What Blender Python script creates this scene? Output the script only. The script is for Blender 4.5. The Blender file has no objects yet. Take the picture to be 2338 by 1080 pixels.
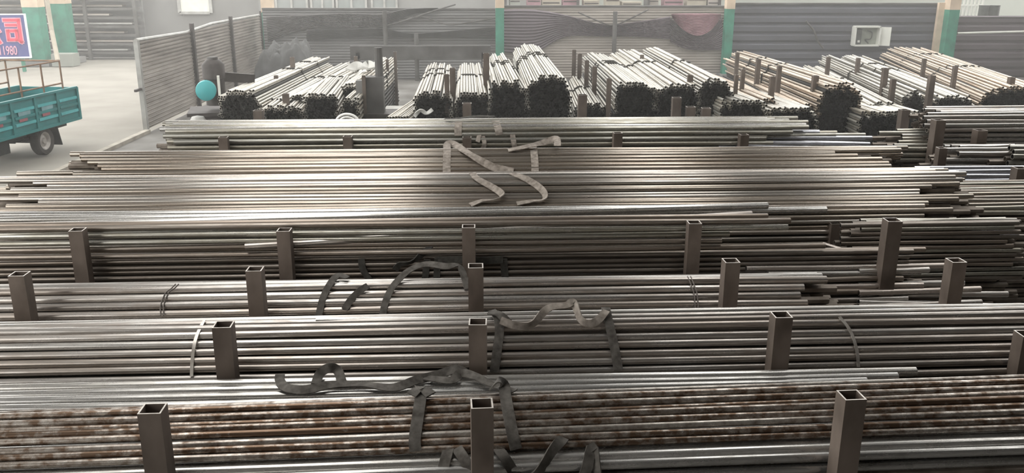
import bpy, math, random
from mathutils import Vector, Matrix
random.seed(7)
PI = math.pi
SC = bpy.context.scene
COL = SC.collection

# ------------------------------------------------------------------ camera
F_PX, W_PX, H_PX = 2021.8, 2338.0, 1080.0
CAM = Vector((0.0, 0.0, 3.3))
_p, _y, _r = math.radians(16.633), math.radians(3.12), math.radians(0.166)
FWD = Vector((math.sin(_y) * math.cos(_p), math.cos(_y) * math.cos(_p), -math.sin(_p)))
_rt = Vector((math.cos(_y), -math.sin(_y), 0.0))
_up = _rt.cross(FWD)
RGT = _rt * math.cos(_r) + _up * math.sin(_r)
UPV = -_rt * math.sin(_r) + _up * math.cos(_r)
cd = bpy.data.cameras.new('camera')
cd.sensor_width = 36.0
cd.sensor_fit = 'HORIZONTAL'
cd.lens = 36.0 * F_PX / W_PX
cd.clip_start = 0.05
cd.clip_end = 300
cam = bpy.data.objects.new('camera', cd)
COL.objects.link(cam)
cam.matrix_world = Matrix(((RGT.x, UPV.x, -FWD.x, CAM.x), (RGT.y, UPV.y, -FWD.y, CAM.y),
                           (RGT.z, UPV.z, -FWD.z, CAM.z), (0, 0, 0, 1)))
SC.camera = cam

# ------------------------------------------------------------------ sky and exposure
vs = SC.view_settings
vs.view_transform = 'Standard'
vs.look = 'None'
vs.exposure = 0.84
vs.gamma = 1.0
vs.use_curve_mapping = False
wd = bpy.data.worlds.new('overcast_sky')
SC.world = wd
wd.use_nodes = True
bg = wd.node_tree.nodes['Background']
bg.inputs[0].default_value = (1.0, 0.985, 0.95, 1)
bg.inputs[1].default_value = 2.0
SC.cycles.use_denoising = True
SC.cycles.max_bounces = 6
SC.cycles.volume_bounces = 0

def portal(name, c, sx, sy, rot):
    l = bpy.data.lights.new(name, 'AREA')
    l.shape = 'RECTANGLE'
    l.size, l.size_y = sx, sy
    l.cycles.is_portal = True
    o = bpy.data.objects.new(name, l)
    o.location = c
    o.rotation_euler = rot
    COL.objects.link(o)

ROOF_Z = 7.0
ROOF_X0, ROOF_X1, ROOF_Y0, ROOF_Y1 = -7.2, 21.0, -6.0, 25.0
LIGHT_BAYS = [(-4.0, -0.8, 1.6, 24.0), (2.5, 3.9, 4.5, 24.0), (6.5, 14.0, 10.0, 24.0), (6.0, 7.0, 2.0, 10.0)]  # openings in the unseen roof, placed and added for the pipe highlights
for i, (a, b, c, d) in enumerate(LIGHT_BAYS):
    portal('light_bay_portal', ((a + b) / 2, (c + d) / 2, ROOF_Z + 0.05), b - a, d - c, (0, 0, 0))
portal('back_opening_portal', (7, ROOF_Y1 + 5.5, ROOF_Z), 28.4, 11, (0, 0, 0))
portal('road_side_portal', (-13.6, 14, ROOF_Z), 12.8, 46, (0, 0, 0))

# ------------------------------------------------------------------ helpers
def ray(px, py):
    return (FWD * F_PX + RGT * (px - W_PX / 2) - UPV * (py - H_PX / 2)).normalized()

def atY(px, py, Y):
    d = ray(px, py)
    return CAM + d * (Y / d.y)

def atZ(px, py, z):
    d = ray(px, py)
    return CAM + d * ((z - CAM.z) / d.z)

def tag(o, label=None, cat=None, group=None, kind=None):
    if label: o['label'] = label
    if cat: o['category'] = cat
    if group: o['group'] = group
    if kind: o['kind'] = kind
    return o

class MB:
    def __init__(s):
        s.v, s.f, s.m = [], [], []
    def add(s, verts, faces, mi=0):
        b = len(s.v)
        s.v += [tuple(p) for p in verts]
        s.f += [tuple(i + b for i in f) for f in faces]
        s.m += [mi] * len(faces)
    def box(s, c, size, rz=0.0, mi=0, mat=None):
        hx, hy, hz = size[0] / 2, size[1] / 2, size[2] / 2
        M = mat if mat is not None else Matrix.Rotation(rz, 3, 'Z')
        c = Vector(c)
        vs_ = [c + M @ Vector((sx * hx, sy * hy, sz * hz)) for sx in (-1, 1) for sy in (-1, 1) for sz in (-1, 1)]
        s.add(vs_, [(0, 1, 3, 2), (4, 6, 7, 5), (0, 4, 5, 1), (2, 3, 7, 6), (0, 2, 6, 4), (1, 5, 7, 3)], mi)
    def bar(s, a, b, w, h=None, mi=0):
        a, b = Vector(a), Vector(b)
        h = h or w
        d = b - a
        q = d.to_track_quat('X', 'Z').to_matrix()
        s.box((a + b) / 2, (d.length, w, h), mat=q, mi=mi)
    def tube(s, pts, r, n=8, mi=0, cap=True):
        pts = [Vector(p) for p in pts]
        rings = []
        prev = None
        for i, p in enumerate(pts):
            t = (pts[min(i + 1, len(pts) - 1)] - pts[max(i - 1, 0)]).normalized()
            up = prev if prev is not None else (Vector((0, 0, 1)) if abs(t.z) < 0.9 else Vector((1, 0, 0)))
            u = (up - t * up.dot(t)).normalized()
            prev = u
            w = t.cross(u)
            rr = r[i] if isinstance(r, (list, tuple)) else r
            rings.append([p + (u * math.cos(2 * PI * k / n) + w * math.sin(2 * PI * k / n)) * rr for k in range(n)])
        vs_ = [q for ring in rings for q in ring]
        fs = []
        for i in range(len(rings) - 1):
            for k in range(n):
                fs.append((i * n + k, i * n + (k + 1) % n, (i + 1) * n + (k + 1) % n, (i + 1) * n + k))
        if cap:
            fs.append(tuple(range(n - 1, -1, -1)))
            fs.append(tuple((len(rings) - 1) * n + k for k in range(n)))
        s.add(vs_, fs, mi)
    def lathe(s, c, axis, prof, n=24, mi=0):
        # prof: list of (radius, offset along axis)
        axis = Vector(axis).normalized()
        u = axis.orthogonal().normalized()
        w = axis.cross(u)
        c = Vector(c)
        vs_ = [c + axis * h + (u * math.cos(2 * PI * k / n) + w * math.sin(2 * PI * k / n)) * r for r, h in prof for k in range(n)]
        fs = []
        for i in range(len(prof) - 1):
            for k in range(n):
                fs.append((i * n + k, (i + 1) * n + k, (i + 1) * n + (k + 1) % n, i * n + (k + 1) % n))
        s.add(vs_, fs, mi)
    def mesh(s, name, mats, smooth=False):
        me = bpy.data.meshes.new(name)
        me.from_pydata(s.v, [], s.f)
        for m in (mats if isinstance(mats, (list, tuple)) else [mats]):
            me.materials.append(m)
        if any(s.m):
            me.polygons.foreach_set('material_index', s.m)
        if smooth:
            me.shade_smooth()
            me.set_sharp_from_angle(angle=math.radians(50))
        me.update()
        return me
    def build(s, name, mats, parent=None, smooth=False):
        o = bpy.data.objects.new(name, s.mesh(name, mats, smooth))
        COL.objects.link(o)
        o.parent = parent
        return o

def empty(name, loc=(0, 0, 0), rz=0.0):
    o = bpy.data.objects.new(name, None)
    o.empty_display_size = 0.1
    o.location = loc
    o.rotation_euler = (0, 0, rz)
    COL.objects.link(o)
    return o

# ------------------------------------------------------------------ materials
def lin(r, g, b):
    f = lambda c: ((c / 255.0 + 0.055) / 1.055) ** 2.4 if c > 10 else c / 255.0 / 12.92
    return (f(r), f(g), f(b), 1)

def base_mat(name):
    m = bpy.data.materials.new(name)
    m.use_nodes = True
    return m, m.node_tree.nodes, m.node_tree.links, m.node_tree.nodes['Principled BSDF']

def plain(name, col, rough=0.7, metal=0.0, var=0.18, scale=3.0, stretch=(1, 1, 1), bump=0.0, spec=0.5):
    m, N, L, P = base_mat(name)
    P.inputs['Roughness'].default_value = rough
    P.inputs['Metallic'].default_value = metal
    P.inputs['Specular IOR Level'].default_value = spec
    g = N.new('ShaderNodeNewGeometry')
    mp = N.new('ShaderNodeMapping')
    mp.inputs['Scale'].default_value = stretch
    L.new(g.outputs['Position'], mp.inputs['Vector'])
    nz = N.new('ShaderNodeTexNoise')
    nz.inputs['Scale'].default_value = scale
    nz.inputs['Detail'].default_value = 6
    L.new(mp.outputs[0], nz.inputs['Vector'])
    r = N.new('ShaderNodeValToRGB')
    r.color_ramp.elements[0].position, r.color_ramp.elements[1].position = 0.3, 0.7
    c = col
    r.color_ramp.elements[0].color = (c[0] * (1 - var * 1.6), c[1] * (1 - var * 1.7), c[2] * (1 - var * 1.8), 1)
    r.color_ramp.elements[1].color = (min(1, c[0] * (1 + var)), min(1, c[1] * (1 + var)), min(1, c[2] * (1 + var)), 1)
    L.new(nz.outputs[0], r.inputs[0])
    L.new(r.outputs[0], P.inputs['Base Color'])
    if bump:
        b = N.new('ShaderNodeBump')
        b.inputs['Strength'].default_value = bump
        b.inputs['Distance'].default_value = 0.02
        L.new(nz.outputs[0], b.inputs['Height'])
        L.new(b.outputs[0], P.inputs['Normal'])
    return m

def pipe_mat(name, col, rust, amount=0.35, rough=0.38, metal=0.85, axis=0, mott=1.0, slow=0.8, each=0.22):
    """bare steel with mill scale and rust mottling running along the pipe"""
    m, N, L, P = base_mat(name)
    g = N.new('ShaderNodeNewGeometry')
    oi = N.new('ShaderNodeObjectInfo')
    mul = N.new('ShaderNodeMath'); mul.operation = 'MULTIPLY'; mul.inputs[1].default_value = 57.0
    L.new(oi.outputs['Random'], mul.inputs[0])
    cmb = N.new('ShaderNodeCombineXYZ')
    L.new(mul.outputs[0], cmb.inputs[0]); L.new(mul.outputs[0], cmb.inputs[1])
    mp = N.new('ShaderNodeMapping')
    mp.inputs['Scale'].default_value = (7 * mott, 22, 22) if axis == 0 else (22, 5 * mott, 22)
    L.new(g.outputs['Position'], mp.inputs['Vector'])
    add = N.new('ShaderNodeVectorMath'); add.operation = 'ADD'
    L.new(mp.outputs[0], add.inputs[0]); L.new(cmb.outputs[0], add.inputs[1])
    n1 = N.new('ShaderNodeTexNoise'); n1.inputs['Scale'].default_value = 1.0; n1.inputs['Detail'].default_value = 6; n1.inputs['Roughness'].default_value = 0.65
    L.new(add.outputs[0], n1.inputs['Vector'])
    # large slow variation along the length
    mp2 = N.new('ShaderNodeMapping'); mp2.inputs['Scale'].default_value = (0.55, 1.3, 1.3) if axis == 0 else (1.3, 0.4, 1.3)
    L.new(g.outputs['Position'], mp2.inputs['Vector'])
    add2 = N.new('ShaderNodeVectorMath'); add2.operation = 'ADD'
    L.new(mp2.outputs[0], add2.inputs[0]); L.new(cmb.outputs[0], add2.inputs[1])
    n2 = N.new('ShaderNodeTexNoise'); n2.inputs['Scale'].default_value = 1.0; n2.inputs['Detail'].default_value = 2
    L.new(add2.outputs[0], n2.inputs['Vector'])
    s1 = N.new('ShaderNodeMath'); s1.operation = 'MULTIPLY_ADD'; s1.inputs[1].default_value = slow
    L.new(n2.outputs[0], s1.inputs[0]); L.new(n1.outputs[0], s1.inputs[2])
    s2 = N.new('ShaderNodeMath'); s2.operation = 'MULTIPLY_ADD'; s2.inputs[1].default_value = each
    L.new(oi.outputs['Random'], s2.inputs[0]); L.new(s1.outputs[0], s2.inputs[2])
    r = N.new('ShaderNodeValToRGB')
    e = r.color_ramp.elements
    p = 1.30 - amount * 0.8
    e[0].position, e[1].position = min(0.98, max(0.02, (p - 0.16) / 1.6)), min(1.0, (p + 0.16) / 1.6)
    e[0].color, e[1].color = col, rust
    dv = N.new('ShaderNodeMath'); dv.operation = 'DIVIDE'; dv.inputs[1].default_value = 1.6
    L.new(s2.outputs[0], dv.inputs[0]); L.new(dv.outputs[0], r.inputs[0])
    # each pipe a little lighter or darker
    br = N.new('ShaderNodeMath'); br.operation = 'MULTIPLY_ADD'; br.inputs[1].default_value = 0.6; br.inputs[2].default_value = 0.66
    L.new(oi.outputs['Random'], br.inputs[0])
    mx = N.new('ShaderNodeVectorMath'); mx.operation = 'SCALE'
    L.new(r.outputs[0], mx.inputs[0]); L.new(br.outputs[0], mx.inputs['Scale'])
    L.new(mx.outputs[0], P.inputs['Base Color'])
    P.inputs['Metallic'].default_value = metal
    rr = N.new('ShaderNodeMapRange')
    rr.inputs['From Min'].default_value, rr.inputs['From Max'].default_value = 0.3, 0.75
    rr.inputs['To Min'].default_value, rr.inputs['To Max'].default_value = rough, min(1, rough + 0.14)
    L.new(n1.outputs[0], rr.inputs[0]); L.new(rr.outputs[0], P.inputs['Roughness'])
    b = N.new('ShaderNodeBump'); b.inputs['Strength'].default_value = 0.05; b.inputs['Distance'].default_value = 0.003
    L.new(n1.outputs[0], b.inputs['Height']); L.new(b.outputs[0], P.inputs['Normal'])
    return m

M = {}
M['rusty'] = pipe_mat('rust_mottled_steel', (0.60, 0.56, 0.51, 1), (0.14, 0.092, 0.062, 1), 0.62, 0.24, 0.8, 0, 2.4, 0.6, 0.16)
M['silver'] = pipe_mat('bright_silver_steel', (0.62, 0.61, 0.59, 1), (0.40, 0.385, 0.36, 1), 0.35, 0.20)
M['grey'] = pipe_mat('grey_mill_steel', (0.50, 0.475, 0.45, 1), (0.31, 0.275, 0.245, 1), 0.42, 0.24, mott=0.6)
M['pale'] = pipe_mat('pale_grey_steel', (0.56, 0.54, 0.51, 1), (0.36, 0.32, 0.29, 1), 0.35, 0.24, mott=0.6)
M['brown'] = pipe_mat('brown_mill_steel', (0.34, 0.305, 0.27, 1), (0.22, 0.185, 0.155, 1), 0.45, 0.28, mott=0.6)
M['warm'] = pipe_mat('warm_grey_steel', (0.46, 0.415, 0.36, 1), (0.35, 0.30, 0.25, 1), 0.42, 0.17, mott=0.35)
M['thin'] = pipe_mat('thin_bright_steel', (0.54, 0.515, 0.475, 1), (0.41, 0.365, 0.325, 1), 0.40, 0.16, mott=0.35)
M['olive'] = pipe_mat('olive_grey_steel', (0.46, 0.45, 0.41, 1), (0.29, 0.27, 0.225, 1), 0.40, 0.24, mott=0.6)
M['blue'] = pipe_mat('blueish_smooth_steel', (0.54, 0.55, 0.59, 1), (0.40, 0.40, 0.43, 1), 0.35, 0.16)
M['back'] = pipe_mat('cream_bright_steel', (0.54, 0.525, 0.475, 1), (0.36, 0.325, 0.27, 1), 0.30, 0.32, 0.6, 1)
M['back_warm'] = pipe_mat('warm_bright_steel', (0.54, 0.465, 0.375, 1), (0.36, 0.275, 0.20, 1), 0.32, 0.32, 0.6, 1)
M['back_core'] = plain('shade_painted_pipes', (0.035, 0.035, 0.033, 1), 0.6, 0.6, 0.3, 8)  # same steel coloured near black: backlit shade of ends and gaps painted in
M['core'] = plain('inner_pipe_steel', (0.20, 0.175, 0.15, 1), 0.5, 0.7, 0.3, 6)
M['bore'] = plain('shade_painted_bore', (0.03, 0.028, 0.025, 1), 0.9, 0.2, 0.2, 8)  # shade inside the hollow pipe, put into the colour
M['post'] = plain('brown_painted_post', (0.125, 0.100, 0.083, 1), 0.62, 0.25, 0.30, 5, (1, 1, 0.6), 0.1)
M['rim'] = plain('cut_steel_rim', (0.52, 0.49, 0.45, 1), 0.4, 0.6, 0.2, 20)
M['webbing'] = plain('grey_webbing', (0.072, 0.066, 0.058, 1), 0.9, 0.0, 0.35, 25, (1, 1, 1), 0.25)
M['webbing_tan'] = plain('tan_webbing', (0.22, 0.195, 0.17, 1), 0.9, 0.0, 0.3, 25, (1, 1, 1), 0.25)
M['webbing_dark'] = plain('dark_webbing', (0.05, 0.048, 0.042, 1), 0.9, 0.0, 0.3, 25, (1, 1, 1), 0.25)
M['band'] = plain('steel_band', (0.55, 0.52, 0.48, 1), 0.35, 0.85, 0.25, 14)
M['wire'] = plain('tie_wire', (0.12, 0.105, 0.095, 1), 0.6, 0.5, 0.2, 20)
M['floor'] = plain('dusty_concrete_floor', (0.17, 0.165, 0.155, 1), 0.85, 0, 0.25, 1.2, bump=0.1)
M['road'] = plain('pale_concrete_road', (0.25, 0.236, 0.208, 1), 0.9, 0, 0.10, 0.8, bump=0.05)
M['kerb'] = plain('kerb_concrete', (0.36, 0.335, 0.29, 1), 0.9, 0, 0.2, 3)
M['teal'] = plain('teal_vehicle_paint', (0.012, 0.17, 0.175, 1), 0.45, 0, 0.12, 4)
M['teal_lite'] = plain('teal_light_paint', (0.06, 0.36, 0.38, 1), 0.5, 0, 0.1, 4)
M['tyre'] = plain('tyre_rubber', (0.045, 0.04, 0.037, 1), 0.9, 0, 0.2, 10)
M['rimgrey'] = plain('wheel_rim_grey', (0.36, 0.34, 0.32, 1), 0.5, 0.5, 0.15, 10)
M['chassis'] = plain('chassis_black', (0.03, 0.03, 0.03, 1), 0.7, 0.2, 0.2, 10)
M['railrust'] = plain('rusty_rail', (0.23, 0.15, 0.10, 1), 0.7, 0.3, 0.2, 8)
M['decal_red'] = plain('decal_red', (0.30, 0.09, 0.11, 1), 0.6, 0, 0.1, 8)
M['decal_white'] = plain('decal_white', (0.16, 0.30, 0.33, 1), 0.6, 0, 0.1, 8)
M['sign_blue'] = plain('sign_navy', (0.045, 0.055, 0.20, 1), 0.6, 0, 0.1, 2)
M['sign_red'] = plain('sign_red', (0.62, 0.035, 0.075, 1), 0.6, 0, 0.08, 4)
M['sign_pink'] = plain('sign_pink', (0.70, 0.33, 0.42, 1), 0.6, 0, 0.08, 4)
M['sign_white'] = plain('sign_white', (0.75, 0.76, 0.80, 1), 0.6, 0, 0.05, 4)
M['green'] = plain('green_column_paint', (0.03, 0.20, 0.135, 1), 0.6, 0, 0.2, 3)
M['cream'] = plain('cream_column_paint', (0.55, 0.44, 0.33, 1), 0.7, 0, 0.12, 3)
M['clad_blue'] = plain('slate_blue_cladding', (0.085, 0.087, 0.105, 1), 0.55, 0.2, 0.15, 1.2, (0.4, 1, 1))
M['clad_plum'] = plain('plum_grey_cladding', (0.115, 0.095, 0.11, 1), 0.55, 0.2, 0.2, 1.2, (0.4, 1, 1))
M['clad_light'] = plain('light_ribbed_sheet', (0.36, 0.33, 0.30, 1), 0.6, 0.2, 0.2, 1.2, (0.3, 1, 4))
M['clad_grey'] = plain('grey_ribbed_sheet', (0.20, 0.20, 0.20, 1), 0.55, 0.2, 0.2, 1.2, (0.3, 1, 4))
M['net'] = plain('dark_shade_net', (0.10, 0.098, 0.098, 1), 0.9, 0, 0.2, 2)
M['pinktarp'] = plain('dusty_pink_tarpaulin', (0.30, 0.175, 0.20, 1), 0.8, 0, 0.15, 3)
M['gate'] = plain('weathered_gate_sheet', (0.20, 0.18, 0.16, 1), 0.6, 0.25, 0.30, 1.5, (0.5, 0.5, 3))
M['galv'] = plain('galvanised_frame', (0.36, 0.36, 0.345, 1), 0.5, 0.5, 0.15, 4)
M['whitewall'] = plain('pale_render_wall', (0.27, 0.285, 0.255, 1), 0.9, 0, 0.08, 0.6)
M['greywall'] = plain('grey_yard_wall', (0.20, 0.20, 0.195, 1), 0.9, 0, 0.12, 0.6)
M['glass'] = plain('grey_window_glass', (0.22, 0.24, 0.235, 1), 0.2, 0, 0.1, 1)
M['darkgap'] = plain('dark_rack_steel', (0.10, 0.098, 0.095, 1), 0.7, 0.3, 0.3, 2)
M['crate'] = plain('cream_carton', (0.34, 0.31, 0.25, 1), 0.8, 0, 0.15, 3)
M['boxwhite'] = plain('off_white_enamel', (0.62, 0.63, 0.58, 1), 0.5, 0, 0.05, 4)
M['boxdark'] = plain('dark_switchgear', (0.05, 0.055, 0.05, 1), 0.6, 0, 0.2, 8)
M['boxback'] = plain('grey_green_back_plate', (0.26, 0.28, 0.24, 1), 0.6, 0, 0.1, 6)
M['machine'] = plain('dark_machine_iron', (0.06, 0.052, 0.05, 1), 0.6, 0.3, 0.3, 5)
M['tarpdark'] = plain('charcoal_tarpaulin', (0.075, 0.077, 0.077, 1), 0.85, 0, 0.25, 3, bump=0.3)
M['white'] = plain('white_hose', (0.80, 0.80, 0.77, 1), 0.5, 0, 0.05, 6)
M['whitecloth'] = plain('white_cloth', (0.55, 0.55, 0.52, 1), 0.9, 0, 0.1, 6)
M['roofm'] = plain('dark_roof_sheet', (0.16, 0.15, 0.14, 1), 0.8, 0, 0.1, 1)

# ------------------------------------------------------------------ structure: ground, roof, walls
# road outside the gate line
gA = atZ(335, 302, 0)              # foot of the gate's near edge
gate_top_near = atY(313, 92, gA.y)
GZ = gate_top_near.z
gB_top = atZ(592, 36, GZ)          # far end of the gate, same height
g = MB(); g.box((-10.0, 18, -0.12), (70, 70, 0.2)); tag(g.build('road', M['road']), 'pale beige concrete road outside the shed', 'road', kind='structure')
k0, k1 = atZ(338, 303, 0), atZ(120, 402, 0)
kd = (k1 - k0) / (k0.y - k1.y)
fl = [k0 + kd * (k0.y + 7.0), k0.copy(), Vector((gB_top.x, gB_top.y, 0)), Vector((gB_top.x, 33.5, 0)), Vector((22, 33.5, 0)), Vector((22, -7, 0))]
g = MB(); g.add([(p.x, p.y, 0) for p in fl] + [(p.x, p.y, -.018) for p in fl], [(5, 4, 3, 2, 1, 0), (6, 7, 8, 9, 10, 11)] + [(i, (i + 1) % 6, 6 + (i + 1) % 6, 6 + i) for i in range(6)])
tag(g.build('floor', M['floor']), 'dusty grey concrete yard floor under the pipe racks', 'floor', kind='structure')
g = MB(); g.bar(k0 + Vector((0, 0, 0.02)), k1 + (k1 - k0) * 1.5 + Vector((0, 0, 0.02)), 0.12, 0.10)
tag(g.build('trim_1', M['kerb']), 'low dirty concrete kerb between road and floor', 'kerb', kind='structure')

# unseen roof in strips around openings laid out to shape the light
xs = sorted({ROOF_X0, ROOF_X1} | {v for s in LIGHT_BAYS for v in s[:2]})
ys = sorted({ROOF_Y0, ROOF_Y1} | {v for s in LIGHT_BAYS for v in s[2:]})
g = MB()
for i in range(len(xs) - 1):
    for j in range(len(ys) - 1):
        cx, cy = (xs[i] + xs[i + 1]) / 2, (ys[j] + ys[j + 1]) / 2
        if any(s[0] < cx < s[1] and s[2] < cy < s[3] for s in LIGHT_BAYS):
            continue
        g.box((cx, cy, ROOF_Z + 0.05), (xs[i + 1] - xs[i], ys[j + 1] - ys[j], 0.08))
tag(g.build('ceiling', M['roofm']), 'unseen dark sheet shed roof, its open bays shaped for the pipe highlights', 'roof', kind='structure')
g = MB(); g.box((7, ROOF_Y0 - 0.1, ROOF_Z / 2), (29, 0.2, ROOF_Z)); tag(g.build('wall_front', M['roofm']), 'unseen dark sheet wall added at the near end to keep light off', 'wall', kind='structure')  # unseen wall behind the camera, added so the pipe ends stay dark
g = MB(); g.box((ROOF_X1 + 0.6, 12, ROOF_Z / 2), (0.2, 36, ROOF_Z)); tag(g.build('wall_right', M['roofm']), 'dark sheet wall along the far side of the shed', 'wall', kind='structure')

# ------------------------------------------------------------------ pipes
_pm = {}
def pipe_mesh(r, mat, n=14, seg=6, bend=0.008, var=0):
    key = (round(r, 4), mat, n, seg, var)
    if key in _pm:
        return _pm[key]
    rnd = random.Random(hash((round(r * 1000), n, var)) & 0xffff)
    a1, a2, p1, p2 = rnd.uniform(-bend, bend), rnd.uniform(-bend, bend) * 0.5, rnd.uniform(0, 6), rnd.uniform(0, 6)
    b = MB()
    vs_, fs = [], []
    for i in range(seg + 1):
        t = i / seg
        oy = a1 * math.sin(PI * t) + a2 * math.sin(2 * PI * t + p1) - a2 * math.sin(p1)
        oz = a2 * math.sin(PI * t) + a1 * 0.6 * (math.sin(2 * PI * t + p2) - math.sin(p2))
        for k in range(n):
            vs_.append((t - 0.5, oy + r * math.cos(2 * PI * k / n), oz + r * math.sin(2 * PI * k / n)))
    for i in range(seg):
        for k in range(n):
            fs.append((i * n + k, (i + 1) * n + k, (i + 1) * n + (k + 1) % n, i * n + (k + 1) % n))
    b.add(vs_, fs, 0)
    for e, sx in ((0, 1), (seg, -1)):         # annular lip; shade of the hollow painted as a dark shallow cup
        cy = sum(vs_[e * n + k][1] for k in range(n)) / n
        cz = sum(vs_[e * n + k][2] for k in range(n)) / n
        x = vs_[e * n][0]
        o_ = [vs_[e * n + k] for k in range(n)]
        i_ = [(x, cy + (v[1] - cy) * 0.80, cz + (v[2] - cz) * 0.80) for v in o_]
        d_ = [(x + sx * 0.02, v[1], v[2]) for v in i_]
        lip = [(k, (k + 1) % n, n + (k + 1) % n, n + k) for k in range(n)]
        if sx < 0: lip = [f[::-1] for f in lip]
        b.add(o_ + i_, lip, 0)
        bore = [(k, (k + 1) % n, n + (k + 1) % n, n + k) for k in range(n)]
        cap = [tuple(range(n, 2 * n))]
        if sx < 0: bore, cap = [f[::-1] for f in bore], [cap[0][::-1]]
        b.add(i_ + d_, bore + cap, 1)
    me = b.mesh('pipe', [M[mat], M['bore']], True)
    _pm[key] = me
    return me

def pipe(p0, p1, r, mat, parent=None, name='steel_pipe', n=14, seg=6, var=None, roll=True):
    p0, p1 = Vector(p0), Vector(p1)
    d = p1 - p0
    me = pipe_mesh(r, mat, n, seg, var=random.randrange(5) if var is None else var)
    o = bpy.data.objects.new(name, me)
    COL.objects.link(o)
    o.parent = parent
    q = d.to_track_quat('X', 'Z')
    o.rotation_mode = 'QUATERNION'
    o.rotation_quaternion = q
    o.location = (p0 + p1) / 2
    o.scale = (d.length, 1, 1)
    return o

def core_tubes(mb, lines, r, n=6):
    for p0, p1 in lines:
        p0, p1 = Vector(p0), Vector(p1)
        t = (p1 - p0).normalized()
        u = Vector((0, 0, 1))
        u = (u - t * u.dot(t)).normalized()
        w = t.cross(u)
        c = [(math.cos(2 * PI * k / n), math.sin(2 * PI * k / n)) for k in range(n)]
        vs_ = []
        for q, rr in ((p0, r), (p1, r), (p0, r * 0.8), (p0 + t * 0.03, r * 0.75), (p1, r * 0.8), (p1 - t * 0.03, r * 0.75)):
            vs_ += [q + (u * a + w * b_) * rr for a, b_ in c]
        fs = []
        for k in range(n):
            j = (k + 1) % n
            fs += [(k, j, n + j, n + k), (j, k, 2 * n + k, 2 * n + j), (2 * n + j, 2 * n + k, 3 * n + k, 3 * n + j),
                   (n + k, n + j, 4 * n + j, 4 * n + k), (4 * n + k, 4 * n + j, 5 * n + j, 5 * n + k)]
        fs.append(tuple(3 * n + k for k in range(n - 1, -1, -1)))
        fs.append(tuple(5 * n + k for k in range(n)))
        mb.add(vs_, fs)

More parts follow.
